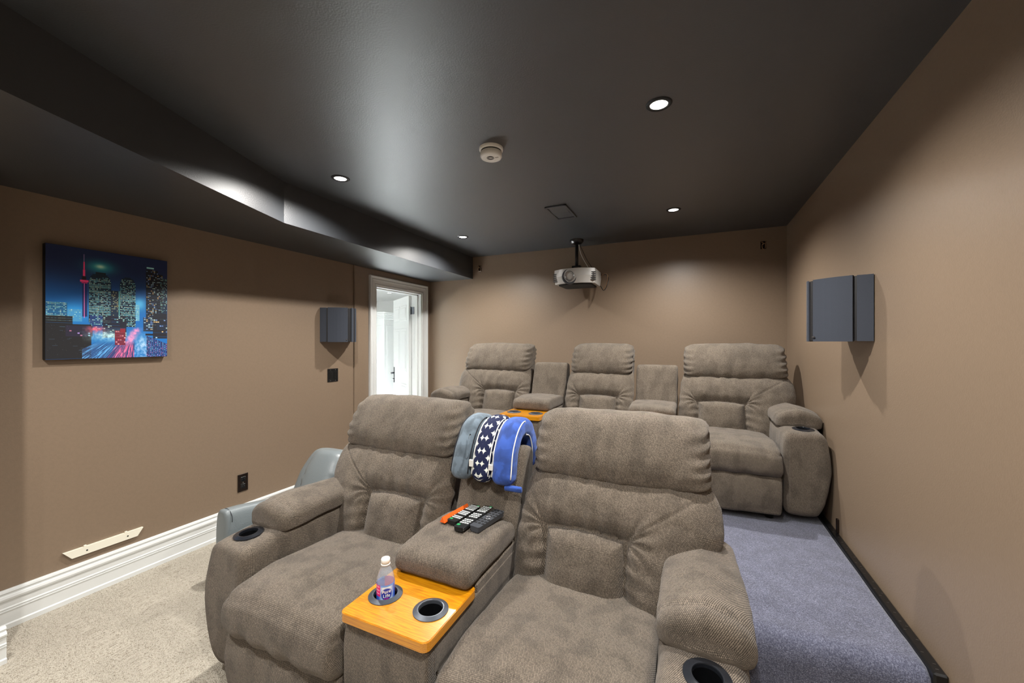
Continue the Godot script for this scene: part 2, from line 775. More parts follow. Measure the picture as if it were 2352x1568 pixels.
	mat("remote_grey", Color(0.25, 0.26, 0.28), 0.45)
	mat("button_white", Color(0.80, 0.82, 0.82), 0.5)
	mat("button_green", Color(0.15, 0.6, 0.35), 0.5)
	mat("copper_wire", Color(0.75, 0.6, 0.45), 0.4, 0.6)
	mat("white_cloth", Color(0.9, 0.9, 0.88), 0.9)
	mat("navy_cord", Color(0.10, 0.11, 0.14), 0.8)
	for a in [["grey_velour", Color(0.42, 0.48, 0.53)], ["blue_velour", Color(0.20, 0.34, 0.68)]]:
		var v := mat(a[0], a[1], 0.9)
		v.rim_enabled = true
		v.rim = 0.8
		v.rim_tint = 0.5
		v.detail_enabled = true
		v.detail_blend_mode = BaseMaterial3D.BLEND_MODE_MUL
		v.detail_uv_layer = BaseMaterial3D.DETAIL_UV_2
		v.uv2_triplanar = true
		v.uv2_scale = Vector3(4, 4, 4)
		v.detail_albedo = noise_tex(71, 0.015, 4, [[0.0, 0.45, 0.6, 1.0], [grey(0.7), grey(0.82), grey(1.0), grey(1.0)]], 256)
	# navy cloth printed with white four-pointed stars
	var star := mat("star_print", Color(1, 1, 1), 0.9)
	star.albedo_texture = picture(256, 256, func(x, y):
		var best := 0.0
		for o in [[0.0, 0.0], [0.5, 0.5]]:
			var a := fposmod(x / 256.0 + o[0], 1.0) - 0.5
			var b := fposmod(y / 256.0 + o[1], 1.0) - 0.5
			# star with concave sides
			var k := pow(absf(a), 0.62) + pow(absf(b), 0.62)
			if k < 0.46:
				best = 1.0
		return Color(0.045, 0.085, 0.24).lerp(Color(0.88, 0.89, 0.86), best))
	star.uv1_scale = Vector3(1 / 0.05, 1 / 0.05, 1)
	var wat := mat("clear_bottle", Color(0.86, 0.91, 0.96, 0.22), 0.06)
	wat.transparency = BaseMaterial3D.TRANSPARENCY_ALPHA
	var glow := mat("lamp_glow", Color(1, 1, 1), 0.5)
	glow.emission_enabled = true
	glow.emission = Color(1.0, 0.97, 0.93)
	glow.emission_energy_multiplier = 12.0

# ------------------------------------------------------------------ shell
func slab(lo: Vector3, hi: Vector3) -> ArrayMesh:
	return box(lo, hi)

func build_shell():
	structure("floor", slab(Vector3(LW - 0.2, -0.1, BW - 0.2), Vector3(RW + 0.2, 0, FW + 0.2)), M.beige_carpet)
	structure("ceiling", slab(Vector3(LW - 0.13, CEIL, BW - 0.15), Vector3(RW + 0.15, CEIL + 0.12, FW + 0.15)), M.charcoal_paint)
	structure("wall_back", slab(Vector3(LW - 0.13, 0, BW - 0.15), Vector3(RW + 0.15, CEIL, BW)), M.brown_paint)
	structure("wall_right", slab(Vector3(RW, 0, BW), Vector3(RW + 0.15, CEIL, FW)), M.brown_paint)
	structure("wall_front", slab(Vector3(LW - 0.13, 0, FW), Vector3(RW + 0.15, CEIL, FW + 0.15)), M.brown_paint)
	# left wall with the door opening
	var st := tool()
	add_box(st, Vector3(LW - 0.13, 0, -3.255), Vector3(LW, CEIL, FW))
	add_box(st, Vector3(LW - 0.13, 0, BW), Vector3(LW, CEIL, -4.05))
	add_box(st, Vector3(LW - 0.13, 2.01, -4.05), Vector3(LW, CEIL, -3.255))
	structure("wall_left", done(st), M.brown_paint)
	# vertical board beside the door
	structure("trim_1", box(Vector3(LW, 0.18, -3.045), Vector3(LW + 0.012, SOFF, -2.955), 0.004), M.brown_paint)
	# pier at the left edge of the picture
	structure("wall_pier", slab(Vector3(LW, 0, -0.645), Vector3(-2.760, SOFF, FW)), M.brown_paint)
	# dropped soffit, its first stretch running askew
	var pts := [Vector2(LW, BW), Vector2(-2.44, BW), Vector2(-2.395, -1.72), Vector2(-1.70, 0.10), Vector2(-1.70, FW), Vector2(LW, FW)]
	structure("ceiling_soffit", prism(pts, SOFF, CEIL, func(a, b, d): return Vector3(a, d, b)), M.charcoal_paint)
	# baseboard profile (out from the wall, height)
	var prof := [Vector2(0, 0), Vector2(0.024, 0), Vector2(0.024, 0.022), Vector2(0.018, 0.027), Vector2(0.018, 0.082), Vector2(0.021, 0.085), Vector2(0.021, 0.090), Vector2(0.017, 0.093), Vector2(0.021, 0.096), Vector2(0.021, 0.101), Vector2(0.018, 0.105),
		Vector2(0.018, 0.135), Vector2(0.024, 0.140), Vector2(0.026, 0.150), Vector2(0.022, 0.160), Vector2(0.015, 0.163), Vector2(0.015, 0.170), Vector2(0.019, 0.176), Vector2(0.016, 0.184), Vector2(0.008, 0.188), Vector2(0, 0.188)]
	structure("baseboard_left", prism(prof, -3.155, -0.62, func(a, b, d): return Vector3(LW + a, b, d)), M.white_trim)
	structure("baseboard_pier", prism(prof, -0.668, FW, func(a, b, d): return Vector3(-2.760 + a, b * 0.85, d)), M.white_trim)
	# platform
	var hx := [Vector2(-1.785, 0.002), Vector2(-1.78, 0.1), Vector2(-1.775, 0.2), Vector2(-1.782, 0.27), Vector2(-1.82, PLAT), Vector2(-1.9, PLAT + 0.001), Vector2(-2.8, PLAT), Vector2(-3.6, PLAT), Vector2(BW + 0.02, PLAT), Vector2(BW, 0.15), Vector2(BW + 0.02, 0.0), Vector2(-3.4, 0.0), Vector2(-2.4, 0.0)]
	structure("floor_platform", bolster(hx, -2.32, RW - 0.036, 0.02, 40, 150, func(p, n):
		return n * noise.get_noise_3d(p.x * 2.3, p.y * 5.0, p.z * 2.3) * (0.007 if p.y > 0.2 and p.z > -2.0 else 0.002)), M.blue_carpet)
	var trim = structure("trim_2", box(Vector3(RW - 0.038, 0.0, BW), Vector3(RW, PLAT + 0.010, -1.775), 0.006), M.black_plastic)
	for k in 26:
		var z := -1.80 - k * 0.045 - 0.02 * sin(k * 5.0)
		var x := RW - 0.02 + 0.008 * sin(k * 2.7)
		part("staple", box(Vector3(-0.004, 0, -0.0015), Vector3(0.004, 0.0015, 0.0015)), M.steel, trim, Vector3(x, PLAT + 0.0095, z))
	structure("trim_3", box(Vector3(RW - 0.012, PLAT + 0.011, -2.86), Vector3(RW, PLAT + 0.09, -2.84), 0.002), M.bronze_plate)

# ------------------------------------------------------------------ door and the white hall beyond
func casing_prism(run0: float, run1: float, map: Callable) -> ArrayMesh:
	var prof := [Vector2(0, 0), Vector2(0, 0.012), Vector2(0.012, 0.014), Vector2(0.022, 0.010), Vector2(0.050, 0.014), Vector2(0.060, 0.020), Vector2(0.072, 0.016), Vector2(0.080, 0.024), Vector2(0.092, 0.030), Vector2(0.098, 0.026), Vector2(0.098, 0)]
	return prism(prof, run0, run1, map)

func build_door_and_hall():
	var z0 := -3.255
	var z1 := -4.05
	var top := 2.01
	var d := Node3D.new()
	d.name = "door_1"
	add_child(d)
	d.set_meta("kind", "structure")
	part("casing", casing_prism(0.0, 1.0, func(a, b, r): return Vector3(LW + b, r * (top + a), z0 + a)), M.white_trim, d)
	part("casing", casing_prism(0.0, 1.0, func(a, b, r): return Vector3(LW + b, r * (top + a), z1 - a)), M.white_trim, d)
	part("casing", casing_prism(0.0, 1.0, func(a, b, r): return Vector3(LW + b, top + a, lerpf(z1 - a, z0 + a, r))), M.white_trim, d)
	# jambs with a stop
	var st := tool()
	add_box(st, Vector3(LW - 0.14, 0, z0 - 0.015), Vector3(LW + 0.002, top, z0))
	add_box(st, Vector3(LW - 0.14, 0, z1), Vector3(LW + 0.002, top, z1 + 0.015))
	add_box(st, Vector3(LW - 0.14, top - 0.015, z1), Vector3(LW + 0.002, top, z0))
	add_box(st, Vector3(LW - 0.085, 0, z1 + 0.015), Vector3(LW - 0.045, top - 0.015, z1 + 0.028))
	add_box(st, Vector3(LW - 0.085, 0, z0 - 0.028), Vector3(LW - 0.045, top - 0.015, z0 - 0.015))
	add_box(st, Vector3(LW - 0.085, top - 0.028, z1), Vector3(LW - 0.045, top - 0.015, z0))
	part("jamb", done(st), M.white_trim, d)
	# leaf, swung out into the hall
	var leaf := part("door_leaf", box(Vector3(0, 0.012, -0.018), Vector3(0.76, top - 0.02, 0.018), 0.002), M.white_trim, d, Vector3(LW - 0.155, 0, z1 + 0.03))
	leaf.rotation_degrees.y = 180 - 35
	for pz in [[0.10, 0.36], [0.42, 0.68]]:
		for py in [[0.22, 0.86], [1.02, 1.58], [1.68, 1.88]]:
			for side in [1, -1]:
				var pm := tool()
				add_box(pm, Vector3(pz[0], py[0], side * 0.018 - 0.004), Vector3(pz[1], py[1], side * 0.018 + 0.004), 0.004)
				add_box(pm, Vector3(pz[0] + 0.03, py[0] + 0.03, side * 0.018 - 0.008), Vector3(pz[1] - 0.03, py[1] - 0.03, side * 0.018 + 0.008), 0.008)
				part("panel", done(pm), M.white_trim, leaf)
	for side in [1, -1]:
		var hm := tool()
		add_box(hm, Vector3(0.69, 0.83, side * 0.021 - 0.004), Vector3(0.73, 1.05, side * 0.021 + 0.004), 0.003)
		add_tube(hm, [Vector3(0.71, 0.97, side * 0.02), Vector3(0.71, 0.97, side * 0.06), Vector3(0.70, 0.97, side * 0.066), Vector3(0.60, 0.965, side * 0.066)], 0.009, 8)
		add_tube(hm, [Vector3(0.71, 0.88, side * 0.02), Vector3(0.71, 0.88, side * 0.045)], 0.012, 8)
		part("handle", done(hm), M.dark_chrome, leaf)
	for y in [0.25, 1.80]:
		var hm := tool()
		add_tube(hm, [Vector3(LW - 0.150, y - 0.05, z1 + 0.022), Vector3(LW - 0.150, y + 0.05, z1 + 0.022)], 0.008, 8)
		add_box(hm, Vector3(LW - 0.145, y - 0.045, z1 + 0.0148), Vector3(LW - 0.10, y + 0.045, z1 + 0.0185))
		part("hinge", done(hm), M.dark_chrome, d)
	# hall
	var hx0 := -8.2
	var hx1 := LW - 0.13
	var hz0 := -8.4
	var hz1 := -2.2
	var hc := 2.32
	structure("floor_hall", slab(Vector3(hx0, -0.1, hz0), Vector3(LW - 0.201, 0, hz1)), M.white_tile)
	structure("ceiling_hall", slab(Vector3(hx0 - 0.1, hc, hz0 - 0.1), Vector3(hx1, hc + 0.1, hz1 + 0.1)), M.white_paint)
	structure("wall_hall_far", slab(Vector3(hx0 - 0.1, 0, hz0 - 0.1), Vector3(hx0, hc, hz1 + 0.1)), M.white_paint)
	structure("wall_hall_end", slab(Vector3(hx0, 0, hz0 - 0.1), Vector3(hx1, hc, hz0)), M.white_paint)
	structure("wall_hall_near", slab(Vector3(hx0, 0, hz1), Vector3(hx1, hc, hz1 + 0.1)), M.white_paint)
	structure("wall_hall_side", slab(Vector3(hx1, 0, hz0), Vector3(hx1 + 0.1, hc, BW - 0.151)), M.white_paint)
	var rail := [Vector2(0, 0), Vector2(0.02, 0.005), Vector2(0.028, 0.02), Vector2(0.02, 0.035), Vector2(0.03, 0.05), Vector2(0.03, 0.06), Vector2(0, 0.065)]
	structure("trim_4", prism(rail, hx0, hx1, func(a, b, r): return Vector3(r, 1.05 + b, hz0 + a)), M.white_trim)
	structure("trim_5", prism(rail, hx0, hx1, func(a, b, r): return Vector3(r, 0.70 + b, hz0 + a)), M.white_trim)
	structure("trim_6", prism(rail, hz0, hz1, func(a, b, r): return Vector3(hx0 + a, 1.05 + b, r)), M.white_trim)
	structure("trim_7", prism(rail, hz0, hz1, func(a, b, r): return Vector3(hx0 + a, 0.70 + b, r)), M.white_trim)
	# dropped beam and a square column with a capital
	structure("ceiling_hall_beam", slab(Vector3(hx0, 2.06, -7.25), Vector3(hx1, hc, -6.95)), M.white_paint)
	var col = thing("column", "white square column with moulded capital seen through the open door", "column", Vector3(-4.98, 0, -5.46))
	part("shaft", box(Vector3(-0.13, 0.16, -0.13), Vector3(0.13, 1.82, 0.13), 0.006), M.white_trim, col)
	var cp := tool()
	for k in 5:
		var e := [0.14, 0.15, 0.165, 0.185, 0.19][k] as float
		add_box(cp, Vector3(-e, 1.80 + 0.024 * k, -e), Vector3(e, 1.824 + 0.024 * k, e), 0.006)
	part("capital", done(cp), M.white_trim, col)
	part("plinth", box(Vector3(-0.16, 0, -0.16), Vector3(0.16, 0.16, 0.16), 0.01), M.white_trim, col)
	for s in [Vector3(1, 0, 0), Vector3(0, 0, 1)]:
		var pm := box(Vector3(-0.07, 0.30, 0.128), Vector3(0.07, 1.69, 0.136), 0.004)
		var q := part("panel", pm, M.white_trim, col)
		if s.x > 0:
			q.rotation_degrees.y = 90
	downlight(Vector3(-5.15, hc, -5.80), 1.2, "round downlight in the hall ceiling, seen through the open door", "hall downlights", 60.0)
	downlight(Vector3(-4.15, hc, -3.75), 300.0, "added unseen downlight brightening the hall floor just outside the door", "hall downlights", 27.0)  # added narrow beam: lights the floor so the ceiling mirrors it
	downlight(Vector3(-4.42, hc, -4.72), 300.0, "added unseen downlight brightening the hall floor in front of the column", "hall downlights", 25.0)  # second added beam, out of view, for the same ceiling reflection

# ------------------------------------------------------------------ ceiling
func downlight(at: Vector3, energy: float, label: String, group: String, angle := 77.5):
	var t = thing("downlight", label, "ceiling light", at, group)
	part("trim_ring", lathe([Vector2(0.036, -0.001), Vector2(0.038, -0.006), Vector2(0.050, -0.005), Vector2(0.055, -0.001), Vector2(0.055, 0.0)], 36), M.black_matte if at.x > LW else M.white_trim, t)
	part("lamp_lens", lathe([Vector2(0.0005, -0.004), Vector2(0.030, -0.004), Vector2(0.0365, -0.002)], 32), M.lamp_glow, t)
	spot("downlight_beam", at + Vector3(0, -0.012, 0), energy, angle, Color(1.0, 0.985, 0.965) if at.x > LW else Color(0.95, 0.975, 1.0))

func build_ceiling_things():
	var E := 4.0
	downlight(Vector3(-0.13, CEIL, -1.83), E, "bright ceiling downlight nearest the camera, above the front row at right", "theatre downlights")
	downlight(Vector3(-2.02, CEIL, -1.83), E, "bright ceiling downlight beside the soffit, left of the smoke alarm", "theatre downlights")
	downlight(Vector3(-2.05, CEIL, -3.35), E * 0.95, "small bright downlight near the soffit end above the doorway", "theatre downlights")
	downlight(Vector3(-0.13, CEIL, -3.34), E * 0.95, "bright downlight at the rear right, near the projector", "theatre downlights")
	downlight(Vector3(-0.13, CEIL, -0.30), E, "downlight above the camera, out of the picture", "unseen downlights")
	downlight(Vector3(-2.03, SOFF, -0.27), E * 0.7, "downlight under the soffit, out of the picture", "unseen downlights")
	downlight(Vector3(-0.13, CEIL, 1.23), E, "downlight behind the camera, out of the picture", "unseen downlights")

	# smoke alarm
	var s = thing("smoke_alarm", "round white smoke alarm on the dark ceiling", "smoke alarm", Vector3(-0.975, CEIL, -1.88))
	part("base_plate", lathe([Vector2(0.055, -0.016), Vector2(0.062, -0.015), Vector2(0.064, -0.011), Vector2(0.064, 0.0)], 48), M.white_plastic, s)
	part("vent_gap", lathe([Vector2(0.052, -0.022), Vector2(0.053, -0.015)], 48), M.black_matte, s)
	part("cover", lathe([Vector2(0.0005, -0.054), Vector2(0.046, -0.054), Vector2(0.054, -0.051), Vector2(0.0575, -0.045), Vector2(0.0575, -0.024), Vector2(0.054, -0.021), Vector2(0.04, -0.021)], 48), M.white_plastic, s)
	var gm := tool()
	for r in [0.011, 0.015, 0.019]:
		var ring := []
		for k in 25:
			var th := TAU * k / 24
			ring.append(Vector3(cos(th) * r, -0.0545, sin(th) * r + 0.008))
		add_tube(gm, ring, 0.0009, 5)
	part("grille_ring", done(gm), M.black_matte, s)
	part("test_button", lathe([Vector2(0.0005, -0.058), Vector2(0.006, -0.057), Vector2(0.007, -0.053)], 20), M.white_plastic, s, Vector3(0, 0, 0.012))
	for k in 4:
		part("slot", box(Vector3(0.025 + k * 0.005, -0.0548, -0.004), Vector3(0.0268 + k * 0.005, -0.0538, 0.004)), M.black_matte, s)

	# painted-over register
	var v = thing("ceiling_vent", "black square vent cover on the ceiling in front of the projector", "vent", Vector3(-0.945, CEIL, -3.03))
	var fm := tool()
	for b in [[-0.085, -0.16, -0.068, 0.16], [0.068, -0.16, 0.085, 0.16], [-0.085, -0.16, 0.085, -0.143], [-0.085, 0.143, 0.085, 0.16]]:
		add_box(fm, Vector3(b[0], -0.012, b[1]), Vector3(b[2], 0, b[3]), 0.003)
	part("frame", done(fm), M.charcoal_paint, v)
	for k in 2:
		var b := part("louvre", box(Vector3(-0.066, -0.007, -0.07), Vector3(0.066, -0.003, 0.07), 0.001), M.charcoal_paint, v, Vector3(0, 0, -0.071 + 0.142 * k))
		b.rotation_degrees.x = 3 - 6 * k

	build_projector()

func build_projector():
	var p = thing("projector", "silver and black projector hanging from the ceiling before the back wall", "projector", Vector3(-1.045, 0, -3.90))
	# plan: front curved and swept back at the sides; z forward +
	var plan := []
	for k in 41:
		var x := lerpf(-0.205, 0.205, k / 40.0)
		plan.append(Vector2(x, 0.20 - 0.075 * pow(absf(x) / 0.205, 2.2)))
	plan.append_array([Vector2(0.20, -0.17), Vector2(0.17, -0.20), Vector2(-0.17, -0.20), Vector2(-0.20, -0.17)])
	part("case_top", prism(plan, 2.045, 2.115, func(a, b, d): return Vector3(a * (1.0 if d < 2.08 else 0.985), d, b * (1.0 if d < 2.08 else 0.985))), M.projector_body, p)
	part("case_bottom", prism(plan, 1.975, 2.0445, func(a, b, d): return Vector3(a * (1.0 if d > 2.0 else 0.96), d, b * (1.0 if d > 2.0 else 0.93))), M.projector_body, p)
	part("lens_surround", lathe([Vector2(0.078, -0.1), Vector2(0.078, 0.0), Vector2(0.070, 0.012), Vector2(0.052, 0.0), Vector2(0.050, -0.03)], 32), M.remote_grey, p, Vector3(-0.03, 2.04, 0.183)).rotation_degrees.x = 90
	part("lens_ring", lathe([Vector2(0.050, -0.03), Vector2(0.050, 0.018), Vector2(0.045, 0.022), Vector2(0.040, 0.018), Vector2(0.030, 0.0), Vector2(0.028, -0.01)], 32), M.steel, p, Vector3(-0.03, 2.04, 0.183)).rotation_degrees.x = 90
	part("lens", lathe([Vector2(0.034, -0.004), Vector2(0.026, 0.004), Vector2(0.014, 0.009), Vector2(0.0005, 0.011)], 24), M.black_plastic, p, Vector3(-0.03, 2.04, 0.183)).rotation_degrees.x = 90
	for s in [-1, 1]:
		var vm := tool()
		for k in 5:
			add_box(vm, Vector3(s * 0.188 - 0.022, 2.0 + k * 0.018, 0.10), Vector3(s * 0.188 + 0.022, 2.006 + k * 0.018, 0.152 - 0.004))
		part("side_vent", done(vm), M.remote_grey, p)
	part("top_vent", box(Vector3(-0.09, 2.115, -0.05), Vector3(0.10, 2.128, 0.12), 0.004), M.black_matte, p)
	part("underside", prism(plan, 1.962, 1.975, func(a, b, d): return Vector3(a * 0.8, d, b * 0.8)), M.black_matte, p)
	# mount: ceiling cup, pole, yoke
	part("ceiling_cup", lathe([Vector2(0.02, CEIL - 0.05), Vector2(0.045, CEIL - 0.045), Vector2(0.068, CEIL - 0.02), Vector2(0.072, CEIL)], 32), M.black_plastic, p, Vector3(-0.02, 0, -0.04))
	part("pole", tube([Vector3(-0.02, 2.17, -0.04), Vector3(-0.02, CEIL - 0.045, -0.04)], 0.017, 12), M.black_plastic, p)
	var ym := tool()
	add_box(ym, Vector3(-0.065, 2.165, -0.065), Vector3(0.025, 2.178, -0.015), 0.002)
	for x in [-0.06, 0.02]:
		add_box(ym, Vector3(x - 0.006, 2.125, -0.06), Vector3(x + 0.006, 2.17, -0.02), 0.002)
	add_box(ym, Vector3(-0.10, 2.116, -0.10), Vector3(0.06, 2.127, 0.02), 0.002)
	part("yoke", done(ym), M.black_plastic, p)
	for c in [[Vector3(0, CEIL - 0.03, -0.04), Vector3(0.02, 2.32, -0.02), Vector3(0.05, 2.24, -0.03), Vector3(0.085, 2.16, -0.1), Vector3(0.09, 2.10, -0.18)],
			[Vector3(0, CEIL - 0.03, -0.05), Vector3(0.05, 2.30, -0.06), Vector3(0.075, 2.24, -0.08), Vector3(0.12, 2.16, -0.12), Vector3(0.14, 2.08, -0.18)]]:
		part("cable", tube(spline(c, 24), 0.003, 6), M.white_cloth if c[1].x < 0.03 else M.black_plastic, p)
	part("cable", tube(spline([Vector3(0.17, 2.09, -0.2), Vector3(0.25, 2.09, -0.16), Vector3(0.285, 2.04, -0.12), Vector3(0.27, 1.96, -0.1), Vector3(0.235, 1.925, -0.12), Vector3(0.20, 1.97, -0.16), Vector3(0.16, 2.02, -0.2)], 40), 0.004, 6), M.black_plastic, p)
	part("cable", tube(spline([Vector3(0.18, 2.07, -0.2), Vector3(0.24, 2.10, -0.15), Vector3(0.275, 2.07, -0.13), Vector3(0.265, 1.99, -0.13), Vector3(0.22, 1.93, -0.15)], 30), 0.003, 6), M.copper_wire, p)

func spline(pts: Array, n: int) -> Array:
	var c := Curve3D.new()
	for i in pts.size():
		var t: Vector3 = (pts[mini(i + 1, pts.size() - 1)] - pts[maxi(i - 1, 0)]) / 6.0
		c.add_point(pts[i], -t, t)
	c.bake_interval = 0.005
	var out := []
	for i in n + 1:
		out.append(c.sample_baked(c.get_baked_length() * i / n, true))
	return out

# ------------------------------------------------------------------ seating
func bell(d: float, w: float) -> float:
	return exp(-(d / w) * (d / w))

func seat_disp(hw: float) -> Callable:
	return func(p: Vector3, n: Vector3):
		var e := 1.0 - pow(absf(p.x) / hw, 2.4)
		var d := 0.0
		if n.y > 0.2:
			d += 0.022 * e * n.y
		d += noise.get_noise_3d(p.x * 4.0, p.y * 4.0, p.z * 4.0) * 0.006
		# welt along the rolled front edge
		if p.z > -0.12 and n.y > -0.2:
			d -= 0.006 * bell(p.y - 0.415 - 0.012 * e, 0.006)
		# gathers running down the front
		if n.z > 0.4:
			d += 0.004 * sin(p.x * 46.0 + 3.0 * noise.get_noise_2d(p.x * 3, 4)) * smoothstep(0.40, 0.28, p.y)
		return n * d

func back_disp(cx: float, s: float) -> Callable:
	return func(p: Vector3, n: Vector3):
		if n.z < 0.05:
			return Vector3.ZERO
		var x := p.x - cx
		var ax := absf(x)
		var lx := 0.168
		var top := 0.640 - 0.010 * (x / lx) * (x / lx) if ax < lx else 0.630
		# distance to the nearest seam: over the lumbar cushion, down its sides, and under the head cushion
		var over := Vector2(maxf(ax - lx, 0.0), p.y - top).length()
		var side := Vector2(ax - lx - 0.006 * sin(p.y * 9.0), maxf(p.y - top, 0.0)).length()
		var seam := minf(over, side)
		var d := 0.060 * (1.0 - exp(-seam / 0.024)) - 0.030
		d += 0.048 * (1.0 - exp(-maxf(0.850 - p.y, 0.0) / 0.042)) - 0.032
		if ax < lx and p.y < top:
			d += 0.010 * cos(ax / lx * 1.4)
		# gathers pulled into the seams
		var g := exp(-over / 0.040) * smoothstep(lx + 0.02, lx - 0.03, ax)
		if p.y > top:
			d += 0.0085 * sin(x * 78.0 + 3.0 * noise.get_noise_2d(x * 6.0, 2.0)) * g
		if ax > lx - 0.005:
			var q := Vector2(ax - lx, p.y - 0.630)
			var ang := atan2(q.y, q.x)
			d += 0.0115 * sin(ang * 11.0 + 1.5 * noise.get_noise_2d(q.x * 9.0, 7.0)) * exp(-q.length() / 0.060) * smoothstep(0.0, 0.02, q.length()) * smoothstep(1.3, 0.9, absf(ang))
			d += 0.0080 * sin(p.y * 110.0 + ax * 30.0) * exp(-(ax - lx) / 0.035) * smoothstep(0.61, 0.57, p.y)
		# diagonal stitched line across the wing
		if s != 0 and x * s > lx:
			var q := (p.y - 0.640) - (x * s - lx) * 0.60
			d -= 0.006 * bell(q, 0.0045)
		# gathers under the head cushion
		d += 0.007 * sin(x * 66.0 + 4.0 * noise.get_noise_2d(x * 4.0, 9.0)) * smoothstep(0.74, 0.84, p.y) * smoothstep(0.3, 0.1, ax)
		d += noise.get_noise_3d(p.x * 6.0, p.y * 6.0, p.z * 6.0) * 0.006
		return n * d * smoothstep(0.05, 0.5, n.z)

func head_disp(x0: float, x1: float) -> Callable:
	return func(p: Vector3, n: Vector3):
		var t := (p.x - x0) / (x1 - x0) * 2.0 - 1.0
		var e := 1.0 - t * t
		var d := 0.0
		if n.z > 0.1:
			d += 0.020 * e * n.z
		d += 0.014 * e * maxf(n.y, 0)
		# gathers at both ends and along the lower edge
		var near := smoothstep(0.10, 0.0, minf(p.x - x0, x1 - p.x))
		d += 0.006 * near * sin(p.y * 150.0 + p.z * 40.0)
		d += 0.0025 * sin(p.x * 60.0 + 3.0 * noise.get_noise_2d(p.x * 4.0, 2.0)) * smoothstep(0.91, 0.84, p.y) * maxf(n.z, 0)
		d += noise.get_noise_3d(p.x * 5.0, p.y * 5.0, p.z * 5.0) * 0.007
		return n * d

func make_recliner(s: int) -> Node3D:
	var root := Node3D.new()
	# s: side of the arm, +1 right, -1 left, 0 none
	part("base", box(Vector3(-HS + 0.004, 0.045, -0.82), Vector3(HS - 0.004, 0.33, -0.07), 0.01), M.woven_fabric, root)
	# folded footrest: the padded front panel
	part("footrest_panel", bolster([Vector2(-0.020, 0.075), Vector2(-0.008, 0.12), Vector2(-0.004, 0.19), Vector2(-0.014, 0.262), Vector2(-0.035, 0.288), Vector2(-0.07, 0.288), Vector2(-0.085, 0.18), Vector2(-0.075, 0.055), Vector2(-0.03, 0.048)],
		-HS + 0.010, HS - 0.010, 0.022, 26, 56, func(p, n):
			return n * (0.010 * (1.0 - pow(p.x / HS, 2.0)) * maxf(n.z, 0) + noise.get_noise_3d(p.x * 5, p.y * 5, 3.0) * 0.008)), M.woven_fabric, root)
	part("seat_cushion", bolster([Vector2(-0.70, 0.33), Vector2(-0.72, 0.40), Vector2(-0.66, 0.425), Vector2(-0.45, 0.44), Vector2(-0.22, 0.458), Vector2(-0.06, 0.445), Vector2(-0.004, 0.415), Vector2(0.018, 0.36), Vector2(0.010, 0.310), Vector2(-0.022, 0.284), Vector2(-0.09, 0.275), Vector2(-0.4, 0.30)],
		-HS + 0.010, HS - 0.010, 0.035, 40, 130, seat_disp(HS)), M.woven_fabric, root)
	# backrest: sections from below the seat up behind the head cushion
	var xi := -HS + 0.010
	var xo := HS - 0.010
	var S := []
	var rows := [
		[0.34, -0.60, -0.004, 0.06, 0.055], [0.44, -0.615, -0.002, 0.09, 0.075], [0.54, -0.645, -0.001, 0.115, 0.085], [0.64, -0.695, -0.001, 0.176, 0.085], [0.74, -0.75, -0.006, 0.182, 0.08], [0.84, -0.825, -0.015, 0.160, 0.075], [0.93, -0.89, -0.035, 0.14, 0.06]]
	for r in rows:
		var a: float = xi - (r[2] - 0.021 if s != 0 else -0.021)
		var b: float = xo + (r[3] if s != 0 else -0.021)
		if s < 0:
			var t := a
			a = -b
			b = -t
		var depth: float = r[4] + 0.03
		S.append(sec(Vector3((a + b) / 2, r[0], r[1] - depth * 0.93), Vector3((b - a) / 2, 0, 0), Vector3(0, depth * 0.38, depth), 3.6, 110))
	part("backrest", loft(S, 260, back_disp(0.0, s), 0.02, 0.03), M.woven_fabric, root)
	var h0: float = xi + 0.02
	var h1: float = xo - 0.02
	if s > 0:
		h0 = xi + 0.03
		h1 = xo + 0.165
	elif s < 0:
		h0 = xi - 0.165
		h1 = xo - 0.03
	part("headrest", bolster([Vector2(-0.778, 0.812), Vector2(-0.750, 0.842), Vector2(-0.756, 0.905), Vector2(-0.790, 0.98), Vector2(-0.84, 1.045), Vector2(-0.90, 1.078), Vector2(-0.965, 1.075), Vector2(-1.01, 1.04), Vector2(-1.01, 0.95), Vector2(-0.96, 0.86), Vector2(-0.88, 0.825), Vector2(-0.83, 0.808)],
		h0, h1, 0.055, 44, 90, head_disp(h0, h1)), M.woven_fabric, root)
	if s != 0:
		make_arm(root, s)
	# dark feet
	for x in [-0.24, 0.24]:
		for z in [-0.12, -0.76]:
			part("foot", lathe([Vector2(0.0005, 0), Vector2(0.022, 0), Vector2(0.026, 0.046), Vector2(0.0005, 0.046)], 16), M.black_matte, root, Vector3(x, 0, z))
	return root

